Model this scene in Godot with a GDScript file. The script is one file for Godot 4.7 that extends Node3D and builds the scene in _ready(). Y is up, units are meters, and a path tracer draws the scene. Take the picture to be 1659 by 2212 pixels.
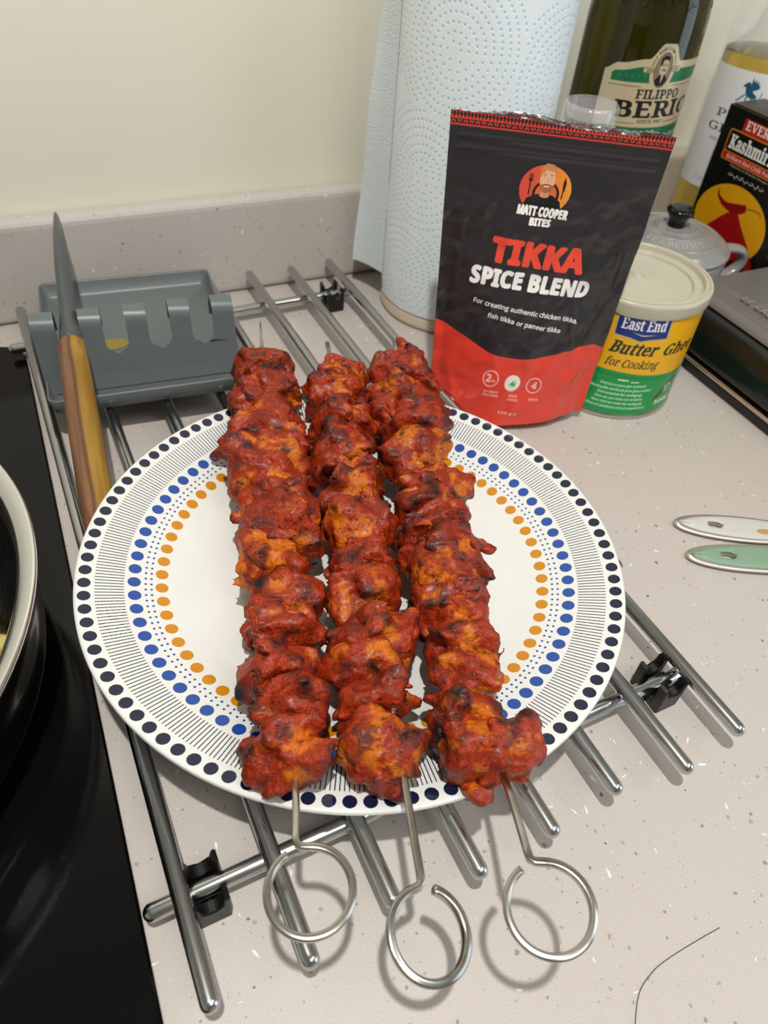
extends Node3D

# ---------------------------------------------------------------- helpers: nodes
var taken := {}

func tag(o: Node3D, label: String, category: String, group := "") -> Node3D:
	o.set_meta("label", label)
	o.set_meta("category", category)
	if group != "":
		o.set_meta("group", group)
	return o

func put(called: String, mesh: Mesh, parent: Node3D, material: Material = null) -> MeshInstance3D:
	var o := MeshInstance3D.new()
	o.name = numbered(called, parent)
	o.mesh = mesh
	if material:
		o.material_override = material
	parent.add_child(o, true)
	return o

func numbered(called: String, parent: Node) -> String:
	var key := str(parent.get_instance_id()) + called
	var n: int = taken.get(key, 0)
	taken[key] = n + 1
	return called if n == 0 else "%s_%03d" % [called, n]

func thing(called: String, at := Vector3.ZERO, turn := 0.0) -> Node3D:
	var o := Node3D.new()
	o.name = numbered(called, self)
	add_child(o, true)
	o.position = at
	o.rotation.y = turn
	return o

func structure(o: Node3D) -> Node3D:
	o.set_meta("kind", "structure")
	return o

# ---------------------------------------------------------------- helpers: materials
func mat(c: Color, rough := 0.6, metal := 0.0) -> StandardMaterial3D:
	var m := StandardMaterial3D.new()
	m.albedo_color = c
	m.roughness = rough
	m.metallic = metal
	return m

func hexc(s: String) -> Color:
	return Color.html(s)

func noise(freq: float, octaves := 3, kind := FastNoiseLite.TYPE_SIMPLEX_SMOOTH, sd := 1) -> FastNoiseLite:
	var n := FastNoiseLite.new()
	n.seed = sd
	n.noise_type = kind
	n.frequency = freq
	n.fractal_octaves = octaves
	n.fractal_type = FastNoiseLite.FRACTAL_FBM if octaves > 1 else FastNoiseLite.FRACTAL_NONE
	return n

func noise_tex(n: FastNoiseLite, size := 512) -> ImageTexture:
	return ImageTexture.create_from_image(n.get_seamless_image(size, size))

# grey texture of noise squeezed into lo..hi
func tint_tex(n: FastNoiseLite, lo: Color, hi: Color, size := 512, power := 1.0) -> ImageTexture:
	var im := n.get_seamless_image(size, size)
	im.convert(Image.FORMAT_L8)
	var d := im.get_data()
	var out := PackedByteArray()
	out.resize(size * size * 3)
	var lut := []
	for i in 256:
		var c := lo.lerp(hi, pow(i / 255.0, power))
		lut.append([int(c.r * 255), int(c.g * 255), int(c.b * 255)])
	var k := 0
	for i in d.size():
		var l: Array = lut[d[i]]
		out[k] = l[0]
		out[k + 1] = l[1]
		out[k + 2] = l[2]
		k += 3
	return ImageTexture.create_from_image(Image.create_from_data(size, size, false, Image.FORMAT_RGB8, out))

func triplanar(m: StandardMaterial3D, scale: Vector3, world := false) -> StandardMaterial3D:
	m.uv1_triplanar = true
	m.uv1_world_triplanar = world
	m.uv1_scale = scale
	return m

func bump(m: StandardMaterial3D, t: Texture2D, centimetres: float) -> StandardMaterial3D:
	m.heightmap_enabled = true
	m.heightmap_texture = t
	m.heightmap_scale = centimetres
	return m

func metal(c: Color, rough: float) -> StandardMaterial3D:
	return mat(c, rough, 1.0)

# ---------------------------------------------------------------- helpers: meshes
# surface over a grid; f(i, j) gives the point, uv(i, j) the texture place
func grid(nu: int, nv: int, f: Callable, uv = null, flip := false, wrap_u := false) -> ArrayMesh:
	var st := SurfaceTool.new()
	st.begin(Mesh.PRIMITIVE_TRIANGLES)
	grid_into(st, nu, nv, f, uv, flip)
	st.generate_normals()
	return st.commit()

func grid_into(st: SurfaceTool, nu: int, nv: int, f: Callable, uv = null, flip := false) -> void:
	var p := PackedVector3Array()
	var t := PackedVector2Array()
	p.resize((nu + 1) * (nv + 1))
	t.resize(p.size())
	for j in nv + 1:
		for i in nu + 1:
			var k := j * (nu + 1) + i
			p[k] = f.call(i, j)
			t[k] = uv.call(i, j) if uv != null else Vector2(float(i) / nu, float(j) / nv)
	for j in nv:
		for i in nu:
			var a := j * (nu + 1) + i
			var b := a + 1
			var c := a + nu + 1
			var d := c + 1
			for tri in ([[a, b, c], [b, d, c]] if not flip else [[a, c, b], [b, c, d]]):
				if p[tri[0]].is_equal_approx(p[tri[1]]) or p[tri[1]].is_equal_approx(p[tri[2]]) or p[tri[0]].is_equal_approx(p[tri[2]]):
					continue
				for k in tri:
					st.set_uv(t[k])
					st.add_vertex(p[k])

# corners of a profile rounded to radius r with n steps
func rounded(pts: Array, r: float, n := 3, closed := false) -> PackedVector2Array:
	var out := PackedVector2Array()
	var count := pts.size()
	for i in count:
		var p: Vector2 = pts[i]
		if not closed and (i == 0 or i == count - 1):
			out.append(p)
			continue
		var a: Vector2 = pts[(i - 1 + count) % count]
		var b: Vector2 = pts[(i + 1) % count]
		var k := minf(r, minf(p.distance_to(a), p.distance_to(b)) * 0.45)
		var s := p + (a - p).normalized() * k
		var e := p + (b - p).normalized() * k
		for q in n + 1:
			var u := float(q) / n
			out.append(s.lerp(p, u).lerp(p.lerp(e, u), u))
	return out

# turned about y; profile of (radius, height) from the bottom of the outside upwards
func lathe(profile: PackedVector2Array, seg := 64, round_uv := false) -> ArrayMesh:
	var st := SurfaceTool.new()
	st.begin(Mesh.PRIMITIVE_TRIANGLES)
	lathe_into(st, profile, seg)
	st.generate_normals()
	return st.commit()

func lathe_into(st: SurfaceTool, profile: PackedVector2Array, seg := 64, arc := TAU, start := 0.0) -> void:
	var length := [0.0]
	for i in range(1, profile.size()):
		length.append(length[i - 1] + profile[i].distance_to(profile[i - 1]))
	var total: float = length[-1]
	grid_into(st, seg, profile.size() - 1,
		func(i, j):
			var an: float = start + arc * i / seg
			if i == seg and arc == TAU:
				an = start
			return Vector3(sin(an) * profile[j].x, profile[j].y, cos(an) * profile[j].x),
		func(i, j): return Vector2(float(i) / seg, 1.0 - length[j] / total), true)

# closed outline (x, y) pushed along z from -d/2 to d/2, bevelled by b
func prism(outline: PackedVector2Array, d: float, b := 0.0) -> ArrayMesh:
	var st := SurfaceTool.new()
	st.begin(Mesh.PRIMITIVE_TRIANGLES)
	prism_into(st, outline, d, b)
	st.generate_normals()
	return st.commit()

func prism_into(st: SurfaceTool, outline: PackedVector2Array, d: float, b := 0.0, at := Transform3D()) -> void:
	var pts := outline
	if Geometry2D.is_polygon_clockwise(pts):
		pts.reverse()
	var inner := pts
	if b > 0.0:
		var o := Geometry2D.offset_polygon(pts, -b, Geometry2D.JOIN_MITER)
		if o.size() == 1 and o[0].size() == pts.size():
			# keep the order aligned with the outer ring
			var best := 0
			for k in o[0].size():
				if o[0][k].distance_to(pts[0]) < o[0][best].distance_to(pts[0]):
					best = k
			inner = PackedVector2Array()
			for k in o[0].size():
				inner.append(o[0][(best + k) % o[0].size()])
	var rings := [[inner, d / 2], [pts, d / 2 - b], [pts, -d / 2 + b], [inner, -d / 2]]
	var n := pts.size()
	st.set_smooth_group(-1)
	for r in 3:
		if b == 0.0 and r != 1:
			continue
		for i in n:
			var j := (i + 1) % n
			var p0 := at * Vector3(rings[r][0][i].x, rings[r][0][i].y, rings[r][1])
			var p1 := at * Vector3(rings[r][0][j].x, rings[r][0][j].y, rings[r][1])
			var q0 := at * Vector3(rings[r + 1][0][i].x, rings[r + 1][0][i].y, rings[r + 1][1])
			var q1 := at * Vector3(rings[r + 1][0][j].x, rings[r + 1][0][j].y, rings[r + 1][1])
			for v in [p0, p1, q0, p1, q1, q0]:
				st.add_vertex(v)
	var idx := Geometry2D.triangulate_polygon(inner)
	for k in range(0, idx.size(), 3):
		for s in [1, -1]:
			var tri := [idx[k], idx[k + 1], idx[k + 2]]
			var ar := (inner[tri[1]] - inner[tri[0]]).cross(inner[tri[2]] - inner[tri[0]])
			if (ar > 0) == (s > 0):
				tri.reverse()
			for q in tri:
				st.add_vertex(at * Vector3(inner[q].x, inner[q].y, s * d / 2))

# box with rounded edges
func round_box(size: Vector3, r: float, n := 3) -> ArrayMesh:
	var st := SurfaceTool.new()
	st.begin(Mesh.PRIMITIVE_TRIANGLES)
	round_box_into(st, size, r, n)
	st.generate_normals()
	return st.commit()

func round_box_into(st: SurfaceTool, size: Vector3, r: float, n := 3, at := Transform3D()) -> void:
	var h := size / 2 - Vector3(r, r, r)
	var m := 2 * n + 1
	for ax in 3:
		for s in [-1.0, 1.0]:
			var make := func(i, j):
				var co := []
				for q in [i, j]:
					# positions over the face: n steps of the first round, then n of the second
					co.append(-1.0 + float(q) / n if q <= n else float(q - n - 1) / n)
				var su := -1.0 if i <= n else 1.0
				var sv := -1.0 if j <= n else 1.0
				var d := Vector3()
				d[ax] = s
				d[(ax + 1) % 3] = tan(co[0] * PI / 4)
				d[(ax + 2) % 3] = tan(co[1] * PI / 4)
				d = d.normalized() * r
				var c := Vector3()
				c[ax] = h[ax] * s
				c[(ax + 1) % 3] = h[(ax + 1) % 3] * su
				c[(ax + 2) % 3] = h[(ax + 2) % 3] * sv
				return at * (c + d)
			grid_into(st, m, m, make, null, s > 0)

# tube along points, radius r (number or array), ends closed with domes
func tube(pts: PackedVector3Array, r, seg := 12, dome := true) -> ArrayMesh:
	var st := SurfaceTool.new()
	st.begin(Mesh.PRIMITIVE_TRIANGLES)
	tube_into(st, pts, r, seg, dome)
	st.generate_normals()
	return st.commit()

func tube_into(st: SurfaceTool, pts: PackedVector3Array, r, seg := 12, dome := true, squash := Vector2.ONE) -> void:
	var n := pts.size()
	var c := []
	var t0 := (pts[1] - pts[0]).normalized()
	var up := Vector3.UP if absf(t0.y) < 0.9 else Vector3.RIGHT
	var nx := up.cross(t0).normalized()
	var cap := 4 if dome else 1
	for i in n:
		var t := (pts[mini(i + 1, n - 1)] - pts[maxi(i - 1, 0)]).normalized()
		nx = (nx - t * nx.dot(t)).normalized()
		var ny := t.cross(nx)
		var ra: float = r[i] if r is Array or r is PackedFloat32Array else r
		if i == 0:
			for k in cap:
				var a := PI / 2 * k / cap
				c.append([pts[0] - t * (ra * cos(a) if dome else 0.0), nx, ny, ra * sin(a)])
		c.append([pts[i], nx, ny, ra])
		if i == n - 1:
			for k in range(cap - 1, -1, -1):
				var a := PI / 2 * k / cap
				c.append([pts[i] + t * (ra * cos(a) if dome else 0.0), nx, ny, ra * sin(a)])
	grid_into(st, seg, c.size() - 1, func(i, j):
		var a: float = TAU * (i % seg) / seg
		return c[j][0] + (c[j][1] * cos(a) * squash.x + c[j][2] * sin(a) * squash.y) * c[j][3], null, true)

# smooth curve through points
func curve(pts: Array, steps := 8) -> PackedVector3Array:
	var out := PackedVector3Array()
	var n := pts.size()
	for i in n - 1:
		var a: Vector3 = pts[maxi(i - 1, 0)]
		var b: Vector3 = pts[i]
		var c: Vector3 = pts[i + 1]
		var d: Vector3 = pts[mini(i + 2, n - 1)]
		for k in steps:
			out.append(b.cubic_interpolate(c, a, d, float(k) / steps))
	out.append(pts[n - 1])
	return out

# ---------------------------------------------------------------- helpers: print (flat lettering and pattern for labels)
const SS := 2
var fonts := {}

func canvas(w: int, h: int, c: Color) -> Image:
	var im := Image.create(w * SS, h * SS, false, Image.FORMAT_RGB8)
	im.fill(c)
	return im

func finish(im: Image) -> ImageTexture:
	im.resize(im.get_width() / SS, im.get_height() / SS, Image.INTERPOLATE_BILINEAR)
	return ImageTexture.create_from_image(im)

func poly(im: Image, pts: PackedVector2Array, c: Color) -> void:
	var n := pts.size()
	var lo := INF
	var hi := -INF
	for p in pts:
		lo = minf(lo, p.y * SS)
		hi = maxf(hi, p.y * SS)
	var y0 := maxi(0, int(floor(lo)))
	var y1 := mini(im.get_height() - 1, int(ceil(hi)))
	for y in range(y0, y1 + 1):
		var yc := y + 0.5
		var xs := []
		for i in n:
			var a := pts[i] * SS
			var b := pts[(i + 1) % n] * SS
			if (a.y <= yc) != (b.y <= yc):
				xs.append(a.x + (yc - a.y) / (b.y - a.y) * (b.x - a.x))
		xs.sort()
		for k in range(0, xs.size() - 1, 2):
			var x0 := int(round(xs[k]))
			var x1 := int(round(xs[k + 1]))
			if x1 > x0:
				im.fill_rect(Rect2i(x0, y, x1 - x0, 1), c)

func disc(im: Image, at: Vector2, r: Vector2, c: Color, n := 40) -> void:
	var p := PackedVector2Array()
	for k in n:
		p.append(at + Vector2(cos(TAU * k / n) * r.x, sin(TAU * k / n) * r.y))
	poly(im, p, c)

func ring(im: Image, at: Vector2, r: float, w: float, c: Color, inside: Color) -> void:
	disc(im, at, Vector2(r, r), c)
	disc(im, at, Vector2(r - w, r - w), inside)

func stroke(im: Image, pts: Array, w: float, c: Color) -> void:
	for i in pts.size() - 1:
		var d: Vector2 = (pts[i + 1] - pts[i]).normalized().orthogonal() * w / 2
		poly(im, PackedVector2Array([pts[i] + d, pts[i + 1] + d, pts[i + 1] - d, pts[i] - d]), c)

func bar(im: Image, x: float, y: float, w: float, h: float, c: Color) -> void:
	im.fill_rect(Rect2i(int(x * SS), int(y * SS), int(w * SS), int(h * SS)), c)

func font(face: String) -> Font:
	if not fonts.has(face):
		var f := SystemFont.new()
		f.font_names = PackedStringArray(["Droid Serif" if face.begins_with("serif") else "Droid Sans"])
		f.font_weight = 700 if face.ends_with("bold") else 400
		fonts[face] = f
	return fonts[face]

var shapes := {}
# flat triangles of a word, one em = 1, y downwards, starting at x = 0 on the baseline
func word(s: String, face: String) -> Array:
	var key := face + s
	if not shapes.has(key):
		var t := TextMesh.new()
		t.text = s
		t.font = font(face)
		t.font_size = 64
		t.pixel_size = 1.0 / 64
		t.depth = 0.0
		t.curve_step = 1.0
		t.horizontal_alignment = HORIZONTAL_ALIGNMENT_LEFT
		var a := t.get_mesh_arrays()
		var v: PackedVector3Array = a[Mesh.ARRAY_VERTEX]
		var nn: PackedVector3Array = a[Mesh.ARRAY_NORMAL]
		var ix: PackedInt32Array = a[Mesh.ARRAY_INDEX]
		var tris := []
		var lo := Vector2(INF, INF)
		var hi := -lo
		for k in range(0, ix.size(), 3):
			if nn[ix[k]].z < 0.5:
				continue
			var tr := PackedVector2Array()
			for q in 3:
				var p := Vector2(v[ix[k + q]].x, -v[ix[k + q]].y)
				tr.append(p)
				lo = lo.min(p)
				hi = hi.max(p)
			tris.append(tr)
		shapes[key] = [tris, lo, hi]
	return shapes[key]

# word fitted with its left/right ink edges at a and b (baseline of the ink), height h
func text(im: Image, s: String, face: String, c: Color, a: Vector2, b: Vector2, h: float, lean := 0.0, fat := 0.0) -> void:
	var w := word(s, face)
	var lo: Vector2 = w[1]
	var hi: Vector2 = w[2]
	var dx := (b - a)
	var dy := dx.normalized().orthogonal() * h * (1.0 if dx.normalized().orthogonal().y > 0 else -1.0)
	var offs := [Vector2.ZERO]
	if fat > 0.0:
		offs = []
		for k in 8:
			offs.append(Vector2(cos(TAU * k / 8), sin(TAU * k / 8)) * fat)
	for tr in w[0]:
		var q := PackedVector2Array()
		for p in tr:
			var u: float = (p.x - lo.x) / (hi.x - lo.x)
			var v: float = (p.y - hi.y) / (hi.y - lo.y)
			q.append(a + dx * u + dy * v - dx.normalized() * lean * v * h)
		for o in offs:
			var r := q.duplicate()
			for k in 3:
				r[k] += o
			poly(im, r, c)

# ---------------------------------------------------------------- the scene
func _ready() -> void:
	# camera
	var cam := Camera3D.new()
	cam.name = "camera"
	add_child(cam)
	cam.transform = Transform3D(Basis(Vector3(0.907599, 0.071880, 0.413639), Vector3(0.246478, 0.706351, -0.663564), Vector3(-0.339871, 0.704203, 0.623367)).orthonormalized(), Vector3(0, 0.3094, 0))
	cam.fov = 69.94
	cam.near = 0.01
	var lens := CameraAttributesPhysical.new()
	lens.frustum_focal_length = 6.8
	lens.frustum_focus_distance = 0.33
	lens.exposure_aperture = 3.4
	lens.frustum_near = 0.01
	cam.attributes = lens
	cam.fov = 69.94
	# environment
	var we := WorldEnvironment.new()
	we.name = "environment"
	var env := Environment.new()
	env.background_mode = Environment.BG_COLOR
	env.background_color = Color(0.02, 0.02, 0.02)
	env.tonemap_mode = Environment.TONE_MAPPER_LINEAR
	env.tonemap_exposure = EXPOSURE
	env.sdfgi_enabled = true
	env.ssao_enabled = true
	env.ssil_enabled = true
	we.environment = env
	add_child(we)
	lamps()
	window_light()
	room()
	worktop()
	hob()
	pan()
	trivet()
	plate()
	skewers()
	chicken()
	kitchen_roll()
	pouch()
	ghee_tin()
	oil_bottle()
	wine_bottle()
	spice_jar()
	chilli_box()
	casserole()
	grey_dish()
	spoon_rest()
	cooking_spoon()
	measuring_spoons()
	hair()
	crumb()

const EXPOSURE := 1.0
const KEY := 0.74
const FILL := 0.40
const DAY := 1.0
const WARM := Color(1.0, 0.985, 0.955)

func lamps() -> void:
	# ceiling spotlight on a short drop above the worktop's front edge
	var at := Vector3(-0.02, 0.985, 0.03)
	var steel := metal(Color(0.7, 0.7, 0.7), 0.3)
	var o := thing("pendant_lamp", at)
	put("shade", lathe(rounded([Vector2(0.030, 0.0), Vector2(0.033, 0.0), Vector2(0.036, 0.09), Vector2(0.012, 0.11), Vector2(0.0, 0.11)], 0.004), 32), o, steel)
	put("cord", tube(PackedVector3Array([Vector3(0, 0.1, 0), Vector3(0, 0.516, 0)]), 0.004, 8), o, mat(Color(0.05, 0.05, 0.05)))
	var glow := mat(Color(1, 1, 1))
	glow.emission_enabled = true
	glow.emission = WARM
	glow.emission_energy_multiplier = 14.0
	put("lamp_glass", lathe(PackedVector2Array([Vector2(0.0, 0.004), Vector2(0.03, 0.004), Vector2(0.03, 0.008), Vector2(0.0, 0.008)]), 32), o, glow)
	tag(o, "small steel pendant lamp hanging above the worktop", "lamp")
	var l := SpotLight3D.new()
	l.name = "pendant_light"
	l.position = at + Vector3(0, -0.012, 0)
	l.rotation.x = -PI / 2
	l.spot_angle = 80.0
	l.spot_angle_attenuation = 0.6
	l.spot_range = 6.0
	l.spot_attenuation = 2.0
	l.light_energy = KEY
	l.light_color = WARM
	l.light_size = 0.014
	l.shadow_enabled = true
	add_child(l)
	# ceiling panels that fill the room
	for p in [[Vector3(0.35, 1.488, 0.75), 0.6, FILL], [Vector3(1.1, 1.488, 0.4), 0.45, FILL * 0.6]]:
		var panel := thing("ceiling_light", p[0])
		var g := mat(Color(1, 1, 1))
		g.emission_enabled = true
		g.emission = WARM
		g.emission_energy_multiplier = 2.2
		put("diffuser", round_box(Vector3(p[1], 0.012, p[1]), 0.004), panel, g)
		tag(panel, "square ceiling light panel %s" % ("in the middle of the kitchen" if p[1] > 0.5 else "towards the right wall"), "lamp")
		var a := AreaLight3D.new()
		a.name = "ceiling_panel_light"
		a.position = p[0] + Vector3(0, -0.01, 0)
		a.rotation.x = -PI / 2
		a.area_size = Vector2(p[1], p[1])
		a.light_energy = p[2]
		a.light_color = WARM
		a.shadow_enabled = true
		add_child(a)

func window_light() -> void:
	# tall window in the right-hand wall: overcast daylight
	var o := structure(thing("window_1", Vector3(1.992, 0.35, 1.15)))
	var frame := mat(hexc("e9e9e6"), 0.5)
	for z in [-0.66, 0.0, 0.66]:
		put("window_frame", round_box(Vector3(0.03, 1.5, 0.05), 0.004, 2), o, frame).position = Vector3(0, 0, z)
	for y in [-0.75, 0.75]:
		put("window_frame", round_box(Vector3(0.03, 0.05, 1.37), 0.004, 2), o, frame).position = Vector3(0, y, 0)
	var day := mat(Color(0.9, 0.95, 1.0))
	day.emission_enabled = true
	day.emission = Color(0.80, 0.90, 1.0)
	day.emission_energy_multiplier = 0.8
	put("pane", round_box(Vector3(0.006, 1.45, 1.27), 0.002, 1), o, day).position = Vector3(0.004, 0, 0)
	var a := AreaLight3D.new()
	a.name = "window_daylight"
	a.position = Vector3(1.97, 0.35, 1.15)
	a.rotation.y = PI / 2
	a.area_size = Vector2(1.27, 1.45)
	a.light_energy = DAY
	a.light_color = Color(0.82, 0.91, 1.0)
	a.shadow_enabled = true
	add_child(a)

func slab(called: String, lo: Vector3, hi: Vector3, m: Material, r := 0.002) -> MeshInstance3D:
	var o := put(called, round_box(hi - lo, r, 2), self, m)
	o.position = (lo + hi) / 2
	return o

func room() -> void:
	var paint := mat(hexc("e4e0cf"), 0.75)
	bump(triplanar(paint, Vector3.ONE * 6.0, true), noise_tex(noise(0.03, 4), 256), 0.012)
	structure(slab("wall_back", Vector3(-1.6, -0.9, -0.67), Vector3(2.1, 1.6, -0.57), paint))
	structure(slab("wall_left", Vector3(-1.6, -0.9, -0.57), Vector3(-1.5, 1.6, 2.3), paint))
	structure(slab("wall_right", Vector3(2.0, -0.9, -0.57), Vector3(2.1, 1.6, 2.3), paint))
	structure(slab("wall_front", Vector3(-1.6, -0.9, 2.3), Vector3(2.1, 1.6, 2.4), mat(hexc("c4bfb5"), 0.8)))
	structure(slab("ceiling", Vector3(-1.5, 1.5, -0.57), Vector3(2.0, 1.6, 2.3), mat(hexc("e8e6e0"), 0.8)))
	structure(slab("floor", Vector3(-1.5, -1.0, -0.57), Vector3(2.0, -0.9, 2.3), mat(hexc("948a7d"), 0.6)))

var stone: StandardMaterial3D
func worktop() -> void:
	# speckled laminate: fine sandy grain, dark specks, a few pale angular flakes
	var size := 2048
	var tex := tint_tex(noise(0.34, 3, FastNoiseLite.TYPE_SIMPLEX_SMOOTH, 4), Color(0.665, 0.63, 0.605), Color(0.835, 0.81, 0.79), size, 1.0)
	var im := tex.get_image()
	var r := RandomNumberGenerator.new()
	r.seed = 5
	for k in 2300:
		var q := Vector2(r.randf(), r.randf()) * size / SS
		var big := r.randf()
		var e := r.randf_range(0.6, 1.3) if big < 0.78 else r.randf_range(1.6, 2.9)
		var tone := r.randf()
		var c := Color(0.635, 0.60, 0.575) if tone < 0.6 else (Color(0.55, 0.515, 0.495) if tone < 0.92 else Color(0.42, 0.39, 0.385))
		var p := PackedVector2Array()
		for i in 7:
			p.append(q + Vector2(cos(TAU * i / 7), sin(TAU * i / 7)) * e * r.randf_range(0.5, 1.2))
		poly(im, p, c)
	for k in 380:
		var q := Vector2(r.randf(), r.randf()) * size / SS
		var d := Vector2.from_angle(r.randf() * TAU)
		var len := r.randf_range(1.0, 2.4) if k > 190 else r.randf_range(2.6, 6.0)
		var wd := len * r.randf_range(0.18, 0.5)
		var c := Color(0.96, 0.93, 0.87) if k % 3 else Color(0.90, 0.94, 0.98)
		poly(im, PackedVector2Array([q - d * len, q + d.orthogonal() * wd * 0.5, q + d * len, q + d * len * 0.6 - d.orthogonal() * wd]), c)
	stone = mat(Color.WHITE, 0.42)
	stone.metallic_specular = 0.35
	stone.albedo_texture = ImageTexture.create_from_image(im)
	triplanar(stone, Vector3.ONE / 0.4, true)
	bump(stone, noise_tex(noise(0.14, 3, FastNoiseLite.TYPE_SIMPLEX_SMOOTH, 14), 1024), 0.0014)
	var o := slab("worktop", Vector3(-1.45, -0.038, -0.57), Vector3(1.95, 0.0, 0.075), stone, 0.003)
	tag(o, "speckled beige-grey stone effect kitchen worktop under everything", "worktop")
	# upstand along the wall, its top edge rounded over
	var prof := rounded([Vector2(0, 0), Vector2(0.0175, 0), Vector2(0.0175, 0.0765), Vector2(0, 0.0765)], 0.0065, 4, true)
	var up := put("upstand", prism(prof, 3.4), self, stone)
	up.transform = Transform3D(Basis(Vector3(0, 0, 1), Vector3.UP, Vector3(-1, 0, 0)), Vector3(0.25, 0, -0.57))
	tag(up, "speckled grey upstand strip along the back wall behind the worktop", "upstand")

func hob() -> void:
	var glass := mat(Color(0.045, 0.042, 0.045), 0.08)
	glass.metallic_specular = 0.36
	bump(triplanar(glass, Vector3.ONE * 40.0), noise_tex(noise(0.05, 3), 256), 0.0008)
	var o := thing("induction_hob", Vector3(-0.3266, 0, -0.221))
	var out := rounded([Vector2(-0.3, -0.3), Vector2(0.3, -0.3), Vector2(0.3, 0.27), Vector2(-0.3, 0.27)], 0.024, 6, true)
	var g := put("glass_top", prism(out, 0.0038, 0.001), o, glass)
	g.transform = Transform3D(Basis(Vector3.RIGHT, Vector3(0, 0, 1), Vector3(0, -1, 0)), Vector3(0, 0.0021, 0))
	for z in [[Vector3(0.15, 0, -0.12), 0.105], [Vector3(0.15, 0, 0.12), 0.085]]:
		var ringm := put("zone_ring", lathe(PackedVector2Array([Vector2(z[1] - 0.0007, 0.00402), Vector2(z[1] - 0.0007, 0.0042), Vector2(z[1], 0.0042), Vector2(z[1], 0.00402)]), 96), o, mat(Color(0.07, 0.07, 0.075), 0.4))
		ringm.position = z[0]
	tag(o, "black glass induction hob at the left under the pan", "hob")

func pan() -> void:
	var black := mat(Color(0.018, 0.017, 0.017), 0.13)
	black.clearcoat_enabled = true
	black.clearcoat = 0.6
	black.clearcoat_roughness = 0.06
	var steel := metal(Color(0.92, 0.92, 0.91), 0.2)
	var stick := mat(Color(0.022, 0.024, 0.025), 0.34)
	# honeycomb relief of the non-stick base
	var w := 512
	var im := canvas(w, w, Color(0.25, 0.25, 0.25))
	var cell := w / 6.0
	for j in range(-1, 9):
		for i in range(-1, 8):
			var c := Vector2((i + 0.5 * (j & 1)) * cell, j * w / 8.0 + 10)
			var hexa := []
			for k in 7:
				hexa.append(c + Vector2(sin(TAU * k / 6), cos(TAU * k / 6)) * w / 12.4)
			stroke(im, hexa, 4, Color(0.9, 0.9, 0.9))
			if (i * 2 + j) % 3 == 0:
				for a in 4:
					for b in 4:
						disc(im, c + Vector2(a - 1.5, b - 1.5) * 16, Vector2(3, 3), Color(0.8, 0.8, 0.8), 8)
	stick.uv1_scale = Vector3(26, 26, 26)
	bump(triplanar(stick, Vector3.ONE * 14.0), finish(im), 0.05)
	var o := thing("frying_pan", Vector3(-0.186, 0.0042, -0.2505))
	put("body", lathe(rounded([Vector2(0, 0.0), Vector2(0.122, 0.0), Vector2(0.136, 0.005), Vector2(0.1475, 0.018), Vector2(0.1475, 0.045), Vector2(0.1505, 0.0635), Vector2(0.1490, 0.0645)], 0.006, 5), 128), o, black)
	put("rim", lathe(rounded([Vector2(0.1492, 0.0610), Vector2(0.1525, 0.0630), Vector2(0.1546, 0.0660), Vector2(0.1536, 0.0680), Vector2(0.1500, 0.0668), Vector2(0.1462, 0.0640), Vector2(0.1450, 0.0610), Vector2(0.1437, 0.0500)], 0.0018, 5), 128), o, steel)
	put("nonstick_lining", lathe(rounded([Vector2(0.1438, 0.0502), Vector2(0.1425, 0.028), Vector2(0.128, 0.0085), Vector2(0.11, 0.006), Vector2(0, 0.006)], 0.012, 5), 128), o, stick)
	var wood := mat(Color(0.04, 0.035, 0.03), 0.4)
	put("handle", tube(curve([Vector3(-0.15, 0.045, 0), Vector3(-0.2, 0.055, 0), Vector3(-0.33, 0.075, 0)], 8), 0.011, 16), o, wood)
	tag(o, "black frying pan with a silver rim, cut off by the photo's left edge", "pan")
	# food in it: a pale yellow-green wedge lying against the wall
	var f := mat(hexc("c2b56a"), 0.28)
	f.subsurf_scatter_enabled = true
	f.subsurf_scatter_strength = 0.05
	bump(triplanar(f, Vector3.ONE * 60.0), noise_tex(noise(0.03, 3), 256), 0.03)
	var st := SurfaceTool.new()
	st.begin(Mesh.PRIMITIVE_TRIANGLES)
	var nz := noise(80.0, 3)
	grid_into(st, 40, 24, func(i, j):
		var a: float = TAU * (i % 40) / 40
		var b: float = PI * j / 24
		var d := Vector3(sin(b) * cos(a), cos(b), sin(b) * sin(a))
		var e := d.sign() * Vector3(pow(absf(d.x), 0.7), pow(absf(d.y), 0.6), pow(absf(d.z), 0.7))
		return e * Vector3(0.030, 0.011, 0.028) * (1.0 + 0.35 * nz.get_noise_3dv(e * 0.03)))
	st.generate_normals()
	var food := put("onion_wedge", st.commit(), self, f)
	food.position = Vector3(-0.0840, 0.0240, -0.2300)
	food.rotation = Vector3(0.1, 0.5, 0.1)
	tag(food, "glossy yellow-green piece of food lying inside the frying pan", "food")

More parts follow.
